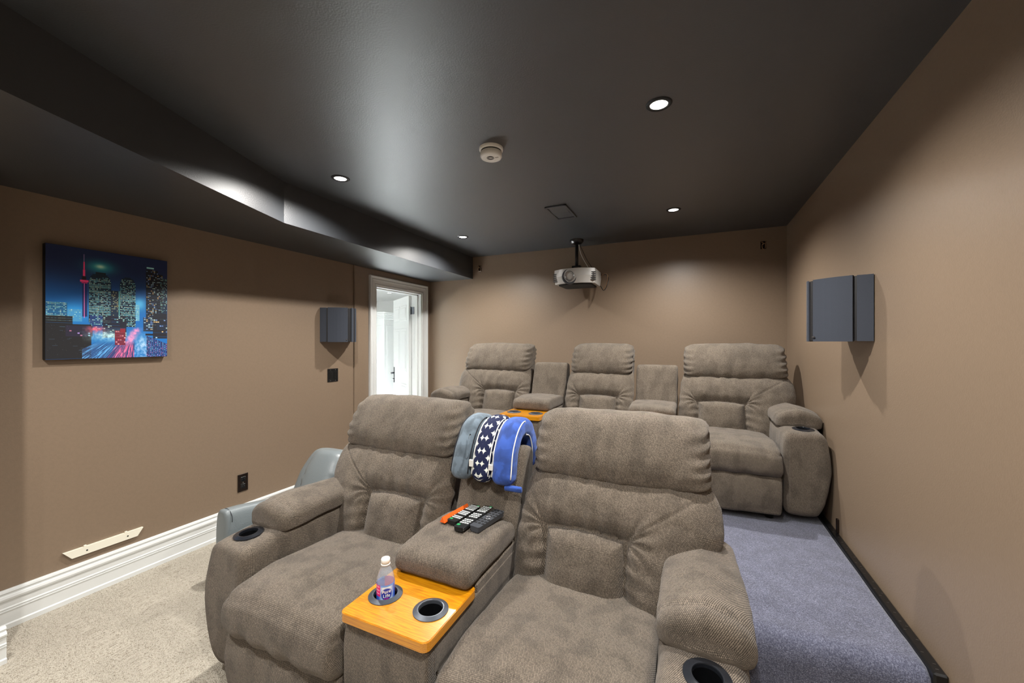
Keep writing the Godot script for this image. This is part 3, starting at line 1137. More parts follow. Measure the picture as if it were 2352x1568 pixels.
func make_arm(root: Node3D, s: int):
	var cup := Vector3(s * (HS + 0.126), 0.556, -0.190)
	var S := []
	# sections from the back to the front face; top falls forward
	for r in [[-0.83, 0.555, 0.105], [-0.55, 0.556, 0.106], [-0.30, 0.562, 0.108], [-0.14, 0.552, 0.108], [-0.085, 0.542, 0.105]]:
		var lo := 0.045
		S.append(sec(Vector3(s * (HS + 0.114), (r[1] + lo) / 2, r[0]), Vector3(r[2] + 0.008, 0, 0), Vector3(0, (r[1] - lo) / 2, 0), 7.0, 110))
	var rc := 0.049
	var arm := part("armrest", loft(S, 120, func(p, n):
		var d: Vector3 = n * noise.get_noise_3d(p.x * 5.0, p.y * 5.0, p.z * 5.0) * 0.006
		d += Vector3(s * 0.015 * sin(clampf(p.y / 0.54, 0, 1) * PI) * smoothstep(0.0, 0.08, s * p.x - HS - 0.10), 0, 0)
		d.x -= s * 0.034 * smoothstep(0.34, 0.02, p.y) * smoothstep(0.0, 0.10, s * p.x - HS - 0.06)
		d += Vector3(0, 0, 0.020 * sin(clampf(p.y / 0.56, 0, 1) * PI) * smoothstep(-0.16, -0.085, p.z))
		if n.y > 0.4 and Vector2(p.x - cup.x, p.z - cup.z).length() < rc:
			d.y -= 0.085
		return d, 0.0, 0.035), M.woven_fabric, root)
	# padded top that overhangs
	var T := []
	for r in [[-0.86, 0.592, 0.118, 0.052], [-0.70, 0.602, 0.124, 0.058], [-0.50, 0.612, 0.130, 0.064], [-0.36, 0.612, 0.130, 0.066], [-0.270, 0.604, 0.126, 0.064]]:
		T.append(sec(Vector3(s * (HS + 0.122), r[1], r[0]), Vector3(r[2], 0, 0), Vector3(0, r[3], 0), 2.9, 50))
	part("arm_pad", loft(T, 110, func(p, n):
		var x: float = s * p.x - HS - 0.122
		var d := noise.get_noise_3d(p.x * 5.0, p.y * 5.0, p.z * 5.0) * 0.006
		d -= 0.006 * bell(p.z + 0.315, 0.006) * smoothstep(-0.6, 0.0, n.y)
		var droop := -0.026 * smoothstep(-0.05, 0.13, absf(x)) * smoothstep(0.0, 0.5, n.y + 0.9)
		return n * d + Vector3(0, droop, 0.02 * bell(x, 0.1) * smoothstep(-0.34, -0.28, p.z)), 0.02, 0.045), M.woven_fabric, arm)
	cup_holder(arm, cup + Vector3(0, 0.002, 0), 0.036, 0.058, 0.08, 4.0, M.arm_cup_ring)

func cup_holder(parent, at: Vector3, r: float, ro: float, depth: float, tilt := 0.0, m: Material = M.cup_ring):
	var ring := part("cup_ring", lathe([Vector2(ro, -0.003), Vector2(ro, 0.0015), Vector2(r + 0.004, 0.0065), Vector2(r + 0.0005, 0.0065), Vector2(r - 0.0005, 0.004), Vector2(r - 0.0005, -0.006)], 48, 1.0, true), m, parent, at)
	ring.rotation_degrees.x = tilt
	var well := part("cup_well", lathe([Vector2(0.0005, -depth), Vector2(r - 0.003, -depth), Vector2(r, 0.004)], 40, 1.0, true), M.black_plastic, parent, at)
	well.rotation_degrees.x = tilt

func place(proto: Node3D, called, label, category, at: Vector3, group, turn := 0.0):
	var o: Node3D = proto.duplicate()
	o.name = numbered(called)
	add_child(o)
	o.position = at
	o.rotation_degrees.y = turn
	return tag(o, label, category, group)

func make_console() -> Node3D:
	var c := Node3D.new()
	var w := 0.168
	part("body", box(Vector3(-w, 0.045, -0.82), Vector3(w, 0.43, -0.075), 0.01), M.woven_fabric, c)
	part("front_panel", bolster([Vector2(-0.028, 0.25), Vector2(-0.024, 0.35), Vector2(-0.028, 0.465), Vector2(-0.038, 0.489), Vector2(-0.07, 0.489), Vector2(-0.08, 0.35), Vector2(-0.07, 0.235), Vector2(-0.04, 0.232)], -w, w, 0.012, 12, 48, func(p, n): return n * noise.get_noise_3d(p.x * 6, p.y * 6, 1.0) * 0.004), M.woven_fabric, c)
	part("lower_panel", bolster([Vector2(-0.034, 0.07), Vector2(-0.030, 0.14), Vector2(-0.036, 0.21), Vector2(-0.05, 0.228), Vector2(-0.075, 0.228), Vector2(-0.085, 0.14), Vector2(-0.075, 0.06), Vector2(-0.045, 0.055)], -w, w, 0.012, 12, 44, func(p, n): return n * noise.get_noise_3d(p.x * 6, p.y * 6, 5.0) * 0.005), M.woven_fabric, c)
	for s in [-1, 1]:
		var lo := Vector3(s * (w - 0.011) - 0.011, 0.40, -0.66)
		part("side_panel", box(lo, Vector3(s * (w - 0.011) + 0.011, 0.496, -0.06), 0.004), M.woven_fabric, c)
	# wooden tray with two wells cut through it
	var csg := CSGCombiner3D.new()
	csg.name = "tray"
	var slabp := CSGPolygon3D.new()
	slabp.polygon = PackedVector2Array(rounded_rect(0.174, 0.150, 0.022))
	slabp.depth = 0.026
	slabp.rotation_degrees.x = 90
	slabp.position = Vector3(0, 0.499, -0.165)
	csg.add_child(slabp)
	for k in 3:
		var lip := CSGPolygon3D.new()
		lip.polygon = PackedVector2Array(rounded_rect(0.1735 - 0.0012 * k, 0.1495 - 0.0012 * k, 0.021))
		lip.depth = 0.0275 + 0.001 * k
		lip.rotation_degrees.x = 90
		lip.position = Vector3(0, 0.499, -0.165)
		csg.add_child(lip)
	for x in [-0.095, 0.095]:
		var h := CSGCylinder3D.new()
		h.operation = CSGShape3D.OPERATION_SUBTRACTION
		h.radius = 0.047
		h.height = 0.1
		h.sides = 48
		h.position = Vector3(x, 0.515, -0.145)
		csg.add_child(h)
	csg.material_override = M.honey_wood
	c.add_child(csg)
	for x in [-0.095, 0.095]:
		cup_holder(c, Vector3(x, 0.5295, -0.145), 0.040, 0.058, 0.07)
	# hinged padded lid
	part("lid", bolster([Vector2(-0.265, 0.545), Vector2(-0.262, 0.585), Vector2(-0.285, 0.612), Vector2(-0.36, 0.622), Vector2(-0.50, 0.626), Vector2(-0.63, 0.618), Vector2(-0.672, 0.60), Vector2(-0.675, 0.55), Vector2(-0.64, 0.530), Vector2(-0.45, 0.528), Vector2(-0.29, 0.530)],
		-w, w, 0.028, 20, 64, func(p, n):
			return n * ((0.008 * (1.0 - pow(p.x / 0.18, 2.0)) if n.y > 0.3 else 0.0) + noise.get_noise_3d(p.x * 6, p.y * 6, p.z * 6) * 0.005)), M.woven_fabric, c)
	part("lid_support", box(Vector3(-w + 0.003, 0.43, -0.68), Vector3(w - 0.003, 0.529, -0.325), 0.006), M.woven_fabric, c)
	# back panel
	part("back_panel", bolster([Vector2(-0.668, 0.45), Vector2(-0.690, 0.58), Vector2(-0.735, 0.72), Vector2(-0.785, 0.855), Vector2(-0.805, 0.892), Vector2(-0.835, 0.905), Vector2(-0.885, 0.895), Vector2(-0.90, 0.86), Vector2(-0.875, 0.70), Vector2(-0.82, 0.50), Vector2(-0.78, 0.44)],
		-w + 0.002, w - 0.002, 0.022, 18, 72, func(p, n):
			return n * (0.012 * (1.0 - pow(p.x / 0.17, 2.0)) * maxf(n.z, 0) + noise.get_noise_3d(p.x * 5, p.y * 5, p.z * 5) * 0.006)), M.woven_fabric, c)
	for x in [-0.12, 0.12]:
		for z in [-0.10, -0.74]:
			part("foot", lathe([Vector2(0.0005, 0), Vector2(0.022, 0), Vector2(0.026, 0.046), Vector2(0.0005, 0.046)], 16), M.black_matte, c, Vector3(x, 0, z))
	return c

const FZ := -0.93
const BZ := -2.84

func build_rows():
	var right := make_recliner(1)
	var left := make_recliner(-1)
	var plain := make_recliner(0)
	var cons := make_console()
	place(left, "recliner", "brown woven recliner at the left of the front row, its arm beside the baseboard", "recliner", Vector3(-1.362, 0, FZ), "front row recliners")
	place(right, "recliner", "large brown woven recliner at the right of the front row, nearest the camera", "recliner", Vector3(-0.395, 0, FZ), "front row recliners")
	place(cons, "console", "front row console with wooden tray holding the water bottle", "console", Vector3(-0.876, 0, FZ), "seat consoles")
	place(left, "recliner", "brown woven recliner at the left end of the rear row, nearest the doorway", "recliner", Vector3(-1.722, PLAT, BZ), "rear row recliners")
	place(plain, "recliner", "armless brown woven recliner in the middle of the rear row", "recliner", Vector3(-0.757, PLAT, BZ), "rear row recliners")
	place(right, "recliner", "brown woven recliner at the right end of the rear row, beside the right wall", "recliner", Vector3(0.208, PLAT, BZ), "rear row recliners")
	place(cons, "console", "rear row console whose wooden tray shows behind the neck pillows", "console", Vector3(-1.24, PLAT, BZ), "seat consoles")
	place(cons, "console", "rear row console between the middle and right rear recliners", "console", Vector3(-0.275, PLAT, BZ), "seat consoles")
	for o in [right, left, plain, cons]:
		o.free()
	build_grey_chair()

func build_grey_chair():
	var g = thing("armchair", "small grey leather armchair against the left side of the front row", "armchair", Vector3(-2.27, 0, -1.42))
	var w := 0.15
	part("base", box(Vector3(-0.24, 0.03, -0.50), Vector3(0.24, 0.22, -0.02), 0.02), M.grey_leather, g)
	part("seat", bolster([Vector2(0.02, 0.22), Vector2(0.03, 0.27), Vector2(-0.02, 0.31), Vector2(-0.2, 0.315), Vector2(-0.42, 0.30), Vector2(-0.45, 0.22), Vector2(-0.2, 0.2)], -w, w, 0.03, 14, 50), M.grey_leather, g)
	for s in [-1, 1]:
		var S := []
		for r in [[-0.46, 0.33], [-0.25, 0.385], [-0.08, 0.415], [0.03, 0.425]]:
			S.append(sec(Vector3(s * 0.205, r[1] / 2 + 0.02, r[0]), Vector3(0.055, 0, 0), Vector3(0, r[1] / 2 - 0.01, 0), 4.0, 24))
		var a := part("arm", loft(S, 60, func(p, n): return Vector3(s * 0.012 * sin(clampf(p.y / 0.45, 0, 1) * PI), 0, 0.0), 0.0, 0.03), M.grey_leather, g)
		var seam := []
		for k in 13:
			var th := lerpf(-0.2, PI + 0.2, k / 12.0)
			seam.append(Vector3(s * 0.205 + cos(th) * 0.054, 0.376 + sin(th) * 0.058, 0.0))
		part("stitching", tube(seam, 0.0018, 5), M.navy_cord, a)
	# back: a wide shell with a plump centre cushion
	var B := []
	for r in [[0.22, -0.36, 0.225], [0.38, -0.42, 0.235], [0.50, -0.47, 0.225], [0.60, -0.52, 0.185], [0.655, -0.55, 0.13]]:
		B.append(sec(Vector3(0, r[0], r[1] - 0.05), Vector3(r[2], 0, 0), Vector3(0, 0.015, 0.065), 3.0, 24))
	part("back_shell", loft(B, 80, null, 0.02, 0.04), M.grey_leather, g)
	var C := []
	for r in [[0.30, -0.36, 0.15], [0.42, -0.40, 0.178], [0.53, -0.45, 0.182], [0.61, -0.50, 0.172], [0.665, -0.55, 0.14]]:
		C.append(sec(Vector3(0.055, r[0], r[1] - 0.02), Vector3(r[2] * 0.86, 0, 0), Vector3(0, 0.025, 0.09), 2.4, 40))
	var seam := []
	for r in [[0.33, -0.37, 0.155], [0.42, -0.40, 0.178], [0.53, -0.45, 0.182], [0.61, -0.50, 0.172], [0.66, -0.545, 0.140]]:
		seam.append(Vector3(0.055 - r[2] * 0.86, r[0], r[1] + 0.012))
	part("seam_cord", tube(spline(seam, 24), 0.003, 6), M.navy_cord, g)
	part("back_cushion", loft(C, 80, func(p, n):
		var e: float = absf(p.x - 0.055)
		return n * (0.005 * sin(p.y * 95.0 + e * 30.0) * smoothstep(0.08, 0.14, e) * smoothstep(0.6, 0.52, p.y)), 0.03, 0.045), M.grey_leather, g)

# ------------------------------------------------------------------ things on the front console
func neck_pillow(called, label, x: float, half: float, m: Material, cord: Material, fat := 0.052, lean := 0.0):
	# a horseshoe hung over the console back: front limb, crown, rear limb (z, y in world)
	var t = thing(called, label, "pillow", Vector3(x, 0, FZ), "neck pillows on the front console")
	var path := spline([Vector3(lean, 0.762, -0.688), Vector3(lean, 0.82, -0.700), Vector3(0, 0.90, -0.727), Vector3(0, 0.970, -0.78), Vector3(0, 0.992, -0.845), Vector3(0, 0.965, -0.92), Vector3(0, 0.88, -0.965), Vector3(0, 0.77, -0.965)], 40)
	var S := []
	for i in path.size():
		var d: Vector3 = (path[mini(i + 1, path.size() - 1)] - path[maxi(i - 1, 0)]).normalized()
		var nn := d.cross(Vector3.RIGHT).normalized()
		S.append(sec(path[i], Vector3(half, 0, 0), nn * fat, 2.8, 60))
	var body := part("cushion", loft(S, 70, func(p, n): return n * noise.get_noise_3d(p.x * 9, p.y * 9 + x * 30.0, p.z * 9) * 0.003, 0.035, 0.035), m, t)
	for s in [-1, 1]:
		var line := []
		for i in range(2, path.size() - 2):
			var d: Vector3 = (path[i + 1] - path[i - 1]).normalized()
			var nn := d.cross(Vector3.RIGHT).normalized()
			if nn.y < 0 and nn.z < 0:
				nn = -nn
			line.append(path[i] + Vector3(s * half * 0.90, 0, 0) + nn * fat * 0.72)
		part("piping", tube(line, 0.0028, 6), cord, body)
	return t

func build_small_things():
	var g = neck_pillow("neck_pillow", "grey velour neck pillow, leftmost of the three on the console back", -0.987, 0.051, M.grey_velour, M.navy_cord, 0.052, -0.004)
	part("tag", box(Vector3(-0.064, 0.785, -0.70), Vector3(-0.050, 0.81, -0.698)), M.white_cloth, g)
	part("strap", loft([sec(Vector3(0.032, 0.955, -0.69), Vector3(0, 0.018, -0.008), Vector3(0.006, 0, 0), 3.0, 8), sec(Vector3(0.036, 0.89, -0.664), Vector3(0, 0.022, -0.01), Vector3(0.006, 0, 0), 3.0, 8)], 16), M.grey_velour, g)
	var n = neck_pillow("neck_pillow", "navy neck pillow printed with white stars, between the grey and blue ones", -0.883, 0.047, M.star_print, M.white_cloth, 0.05)
	part("tag", box(Vector3(-0.052, 0.835, -0.662), Vector3(-0.034, 0.865, -0.652)), M.white_cloth, n)
	var b = neck_pillow("neck_pillow", "bright blue velour neck pillow, rightmost of the three on the console back", -0.779, 0.052, M.blue_velour, M.white_cloth, 0.048, 0.004)
	part("strap", loft([sec(Vector3(0.02, 0.757, -0.672), Vector3(0, 0.012, 0.004), Vector3(0, -0.003, 0.012), 3.0, 10), sec(Vector3(0.095, 0.752, -0.685), Vector3(0, 0.013, 0.004), Vector3(0, -0.003, 0.008), 3.0, 10)], 18, null, 0.0, 0.008), M.blue_velour, b)
	part("tag", box(Vector3(-0.056, 0.83, -0.660), Vector3(-0.038, 0.855, -0.652)), M.white_cloth, b)
	remotes()
	bottle()

func remotes():
	var y := 0.637
	# black handset half under the others
	var r1 = thing("remote_control", "black remote control with green keys beside the orange bar", "remote", Vector3(-0.916, y, -1.510), "remotes on the console lid")
	r1.rotation_degrees = Vector3(0, -6, 0)
	handset(r1, 0.025, 0.092, 0.016, M.remote_black, 5, 11, true)
	var r2 = thing("remote_control", "long black remote with pale keys lying across the console lid", "remote", Vector3(-0.853, y + 0.003, -1.490), "remotes on the console lid")
	r2.rotation_degrees = Vector3(0, -5, 3)
	handset(r2, 0.024, 0.118, 0.017, M.remote_black, 4, 12, true)
	part("silver_edge", box(Vector3(0.0238, 0.004, -0.116), Vector3(0.0256, 0.0165, 0.116), 0.0006), M.steel, r2)
	var r3 = thing("remote_control", "thick dark grey remote at the right of the console lid", "remote", Vector3(-0.792, y, -1.495), "remotes on the console lid")
	r3.rotation_degrees = Vector3(0, -8, 0)
	handset(r3, 0.025, 0.094, 0.022, M.remote_grey, 3, 8, false)
	# orange three-sided bar
	var pts := [Vector2(-0.014, 0), Vector2(0.014, 0), Vector2(0.0, 0.024)]
	var o = single("orange_bar", prism(pts, -0.085, 0.085, func(a, b, d): return Vector3(a, b, d)), M.orange_plastic, "bright orange three-sided plastic bar lying beside the remotes", "plastic bar", Vector3(-0.957, y + 0.001, -1.50))
	o.rotation_degrees.y = -8

func handset(root: Node3D, hw: float, hl: float, th: float, m: Material, cols: int, rows: int, green: bool):
	part("case", prism(rounded_rect(hw, hl, 0.008), 0.0, th, func(a, b, d): return Vector3(a * (1.0 if d > th * 0.5 else 0.86), d, b)), m, root)
	var st := tool()
	for r in rows:
		if r == 4 or r == 8:
			continue
		for c in cols:
			var x := lerpf(-hw * 0.72, hw * 0.72, float(c) / (cols - 1))
			var z := lerpf(-hl * 0.86, hl * 0.62, float(r) / (rows - 1))
			var top := th
			add_box(st, Vector3(x - hw * 0.5 / cols - 0.0012, top - 0.001, z - hl * 0.40 / rows), Vector3(x + hw * 0.5 / cols + 0.0012, top + 0.0016, z + hl * 0.40 / rows), 0.0005)
	part("keys", done(st), M.button_white if green else M.black_matte, root)
	if green:
		part("green_key", box(Vector3(-hw * 0.8, th - 0.003, hl * 0.76), Vector3(-hw * 0.25, th + 0.0022, hl * 0.86), 0.0005), M.button_green, root)
		part("green_key", box(Vector3(hw * 0.3, th - 0.003, -hl * 0.97), Vector3(hw * 0.8, th + 0.0022, -hl * 0.91), 0.0005), M.button_green, root)
	else:
		var ring := []
		for k in 25:
			ring.append(Vector3(cos(TAU * k / 24) * hw * 0.5, th - 0.001, sin(TAU * k / 24) * hw * 0.5 - hl * 0.05))
		part("ring_key", tube(ring, 0.002, 6), M.steel, root)

func bottle():
	var t = thing("water_bottle", "small clear water bottle standing in the left cup holder of the wooden tray", "bottle", Vector3(-0.971, 0.461, -1.075))
	var R := 0.030
	var prof := [Vector2(0.0005, 0.004), Vector2(0.018, 0.003), Vector2(0.026, 0.001), Vector2(R - 0.001, 0.006)]
	for k in 9:
		prof.append(Vector2(R - (0.0016 if k % 2 else 0.0), 0.012 + k * 0.006))
	prof.append_array([Vector2(R, 0.068), Vector2(R, 0.112), Vector2(R - 0.001, 0.116), Vector2(R, 0.122), Vector2(R - 0.002, 0.134), Vector2(0.024, 0.148), Vector2(0.018, 0.160), Vector2(0.0135, 0.168), Vector2(0.0125, 0.174), Vector2(0.0125, 0.182), Vector2(0.0005, 0.182)])
	part("bottle_body", lathe(prof, 40), M.clear_bottle, t)
	part("neck_ring", lathe([Vector2(0.0125, 0.174), Vector2(0.016, 0.175), Vector2(0.016, 0.178), Vector2(0.0125, 0.179)], 28), M.white_plastic, t)
	var cp := [Vector2(0.0136, 0.180), Vector2(0.0150, 0.1805), Vector2(0.0150, 0.193), Vector2(0.0138, 0.1955), Vector2(0.0005, 0.196)]
	part("cap", lathe(cp, 32), M.white_plastic, t)
	# printed wrap
	var lab := mat("bottle_label", Color(1, 1, 1), 0.35)
	lab.albedo_texture = label_print()
	var lm := lathe([Vector2(R + 0.0004, 0.069), Vector2(R + 0.0004, 0.111)], 48)
	# uv to 0..1
	var st := tool()
	var n := 48
	for j in n:
		for k in [[j, 0], [j + 1, 0], [j + 1, 1], [j, 0], [j + 1, 1], [j, 1]]:
			var ph: float = TAU * k[0] / n
			st.set_uv(Vector2(1.0 - float(k[0]) / n, 1.0 - k[1]))
			st.set_normal(Vector3(cos(ph), 0, sin(ph)))
			st.add_vertex(Vector3(cos(ph) * (R + 0.0005), 0.056 + 0.060 * k[1], sin(ph) * (R + 0.0005)))
	var l := part("label_wrap", st.commit(), lab, t)
	l.rotation_degrees.y = 0.0
	# raised lettering on the round emblem
	var font := SystemFont.new()
	font.font_names = PackedStringArray(["Droid Sans"])
	font.font_weight = 700
	var face := atan2(1.075, 0.971)   # towards the camera, in the plane of x and z
	for a in [["Pure", 0.0945, 0.014], ["Life", 0.0805, 0.014]]:
		curved_text(t, a[0], font, a[2], a[1], R + 0.0008, face - 0.10)

func curved_text(root, text: String, font, high: float, y: float, r: float, face: float):
	var tm := TextMesh.new()
	tm.text = text
	tm.font = font
	tm.font_size = 32
	tm.pixel_size = high / 32.0
	tm.depth = 0.0004
	var arr := tm.surface_get_arrays(0)
	var V: PackedVector3Array = arr[Mesh.ARRAY_VERTEX]
	var Nn: PackedVector3Array = arr[Mesh.ARRAY_NORMAL]
	for i in V.size():
		var th := face - V[i].x / r
		var rr := r + V[i].z
		V[i] = Vector3(cos(th) * rr, y + V[i].y, sin(th) * rr)
		Nn[i] = Vector3(cos(th), 0, sin(th))
	arr[Mesh.ARRAY_VERTEX] = V
	arr[Mesh.ARRAY_NORMAL] = Nn
	arr[Mesh.ARRAY_TANGENT] = null
	var am := ArrayMesh.new()
	am.add_surface_from_arrays(Mesh.PRIMITIVE_TRIANGLES, arr)
	part("lettering", am, M.white_plastic, root)

func label_print() -> ImageTexture:
	# round the bottle: u follows the angle. emblem towards the camera
	var face := atan2(1.075, 0.971) - 0.10
	var cu := 1.0 - face / TAU
	return picture(512, 128, func(x, y):
		var u: float = x / 512.0
		var v: float = y / 128.0
		var du := fposmod(u - cu + 0.5, 1.0) - 0.5
		var px := du * TAU * 0.0305
		var py: float = (v - 0.5) * 0.060
		var c := Color(0.86, 0.92, 0.97).lerp(Color(0.10, 0.28, 0.78), smoothstep(0.010, 0.034, absf(px)) * 0.85)
		if absf(v - 0.5) > 0.42:
			c = Color(0.42, 0.62, 0.92)
		if px < -0.022 and px > -0.046 and v < 0.62 or px > 0.06:
			c = Color(0.86, 0.14, 0.50)
			if int(v * 16) % 3 == 1 and sin(px * 3000.0) > -0.5 and px < -0.025:
				c = Color(0.96, 0.8, 0.9)
		var r := sqrt(px * px + py * py * 0.9)
		if r < 0.0195:
			c = Color(0.10, 0.20, 0.66)
		if r < 0.0185 and r > 0.0178:
			c = Color(0.75, 0.85, 0.95)
		if absf(px) < 0.008 and py > 0.012 and py < 0.016 and int((px + 0.01) * 600) % 3 != 0:
			c = Color(0.85, 0.2, 0.6)
		return c)

# ------------------------------------------------------------------ on the walls
func build_wall_things():
	# canvas print
	var z0 := -0.868
	var z1 := -1.392
	var cv = thing("canvas_picture", "canvas print of a city skyline at night on the left wall", "picture", Vector3(LW, 1.315, -1.13))
	part("stretcher", box(Vector3(0.001, 0, z1 + 1.13), Vector3(0.036, 0.606, z0 + 1.13), 0.002), M.black_matte, cv)
	var pm := mat("city_print", Color(1, 1, 1), 0.6)
	pm.albedo_texture = city_print()
	var st := tool()
	var zc := [z0 + 1.13 - 0.001, z1 + 1.13 + 0.001]
	var q := [[Vector3(0.0368, 0.001, zc[0]), Vector2(0, 1)], [Vector3(0.0368, 0.605, zc[0]), Vector2(0, 0)], [Vector3(0.0368, 0.605, zc[1]), Vector2(1, 0)], [Vector3(0.0368, 0.001, zc[1]), Vector2(1, 1)]]
	for k in [0, 1, 2, 0, 2, 3]:
		st.set_normal(Vector3(1, 0, 0))
		st.set_uv(q[k][1])
		st.add_vertex(q[k][0])
	part("printed_canvas", st.commit(), pm, cv)

	speaker(-1, "dark grey surround speaker on the left wall beside the door", Vector3(LW, 1.405, -2.735))
	speaker(1, "dark grey surround speaker on the right wall above the rear seats", Vector3(RW, 1.41, -2.535))

	# light switches
	var sw = thing("switch_plate", "black double switch plate on the left wall under the speaker", "switch", Vector3(LW, 1.093, -2.70))
	part("plate", box(Vector3(0, -0.062, -0.06), Vector3(0.006, 0.062, 0.06), 0.003), M.black_plastic, sw)
	for z in [-0.028, 0.028]:
		part("paddle", box(Vector3(0.004, -0.034, z - 0.017), Vector3(0.010, 0.034, z + 0.017), 0.002), M.black_plastic, sw)
		for y in [-0.05, 0.05]:
			part("screw", lathe([Vector2(0.003, 0), Vector2(0.0028, 0.0015), Vector2(0.0002, 0.0018)], 10), M.steel, sw, Vector3(0.0058, y, z)).rotation_degrees.z = -90
	var ou = thing("wall_outlet", "dark bronze power outlet low on the left wall above the baseboard", "outlet", Vector3(LW, 0.350, -1.879))
	part("plate", box(Vector3(0, -0.066, -0.038), Vector3(0.006, 0.066, 0.038), 0.003), M.bronze_plate, ou)
	for y in [-0.026, 0.026]:
		var s := part("socket", box(Vector3(0.004, y - 0.017, -0.017), Vector3(0.008, y + 0.017, 0.017), 0.002), M.black_plastic, ou)
		for z in [-0.007, 0.007]:
			part("slot", box(Vector3(0.0078, y - 0.003, z - 0.0012), Vector3(0.0084, y + 0.007, z + 0.0012)), M.steel, s)
	part("screw", lathe([Vector2(0.003, 0), Vector2(0.0028, 0.0015), Vector2(0.0002, 0.0018)], 10), M.steel, ou, Vector3(0.0058, 0, 0)).rotation_degrees.z = -90

	# white mitred bar
	var bar = thing("white_bar", "white mitred plastic bar fixed to the left wall above the baseboard", "wall bar", Vector3(LW, 0.25, -1.11))
	part("strip", prism([Vector2(0.170, 0.022), Vector2(-0.170, 0.022), Vector2(-0.142, -0.020), Vector2(0.138, -0.020)], 0.0, 0.016, func(a, b, d): return Vector3(d, b, a)), M.bone_plastic, bar)
	for z in [0.085, -0.09]:
		part("clip", box(Vector3(0.004, 0.021, z - 0.006), Vector3(0.016, 0.030, z + 0.006), 0.002), M.bone_plastic, bar)
		part("screw", lathe([Vector2(0.004, 0), Vector2(0.0036, 0.002), Vector2(0.0002, 0.002)], 12), M.black_matte, bar, Vector3(0.0158, 0.0, z - 0.006)).rotation_degrees.z = -90

	# bare speaker wires at two holes high on the back wall
	for a in [[Vector3(-2.345, 2.295, BW), "small wire clip high on the back wall near the soffit"], [Vector3(0.592, 2.285, BW), "small wire bracket high on the back wall near the right corner"]]:
		var w = thing("wire_clip", a[1], "wire clip", a[0], "wire clips on the back wall")
		part("plate", box(Vector3(-0.022, -0.035, 0), Vector3(0.022, 0.035, 0.004), 0.002), M.bronze_plate, w)
		part("wire", tube(spline([Vector3(-0.014, 0.028, 0.003), Vector3(-0.004, 0.02, 0.016), Vector3(-0.012, -0.005, 0.018), Vector3(-0.008, -0.032, 0.012), Vector3(0.004, -0.038, 0.01)], 18), 0.0022, 6), M.copper_wire, w)
		part("wire", tube(spline([Vector3(-0.006, 0.004, 0.01), Vector3(0.006, 0.014, 0.016), Vector3(0.015, 0.0, 0.015), Vector3(0.014, -0.03, 0.010)], 16), 0.0022, 6), M.copper_wire, w)
		part("wire", tube([Vector3(0.016, 0.032, 0.006), Vector3(0.018, 0.012, 0.006)], 0.002, 6), M.copper_wire, w)

func speaker(s: int, label: String, at: Vector3):
	# plan seen from above: a (out from the wall), b (along the wall, + towards the camera)
	var t = thing("wall_speaker", label, "speaker", at, "surround speakers")
	var H := 0.315
	var out := -s
	var map := func(a, b, d): return Vector3(out * a, d, b)
	part("cabinet", prism([Vector2(0.002, 0.17), Vector2(0.058, 0.155), Vector2(0.205, 0.035), Vector2(0.215, 0.0), Vector2(0.205, -0.035), Vector2(0.058, -0.155), Vector2(0.002, -0.17)], 0.004, H - 0.004, map), M.speaker_body, t)
	for f in [1.0, -1.0]:
		# curved grille on the big face
		var pts := []
		for k in 7:
			var u := k / 6.0
			var base := Vector2(0.070, 0.149).lerp(Vector2(0.200, 0.043), u)
			pts.append((base + Vector2(0.63, 0.776) * (0.008 + 0.010 * sin(u * PI))) * Vector2(1, f))
		pts.append(Vector2(0.196, 0.036 * f))
		pts.append(Vector2(0.066, 0.142 * f))
		part("grille", prism(pts, 0.0, H, map), M.speaker_cloth, t)
		var sp := [Vector2(0.004, 0.178 * f), Vector2(0.060, 0.163 * f), Vector2(0.058, 0.15 * f), Vector2(0.004, 0.165 * f)]
		part("side_grille", prism(sp, 0.002, H - 0.002, map), M.speaker_cloth, t)
	part("front_strip", prism([Vector2(0.212, 0.012), Vector2(0.219, 0.010), Vector2(0.219, -0.010), Vector2(0.212, -0.012)], 0.0, H, map), M.speaker_cloth, t)
	part("badge", box(Vector3(-0.006, 0, -0.002), Vector3(0.006, 0.006, 0.002), 0.0005), M.steel, t, Vector3(out * 0.205, 0.02, 0.060)).rotation_degrees.y = out * 39.0

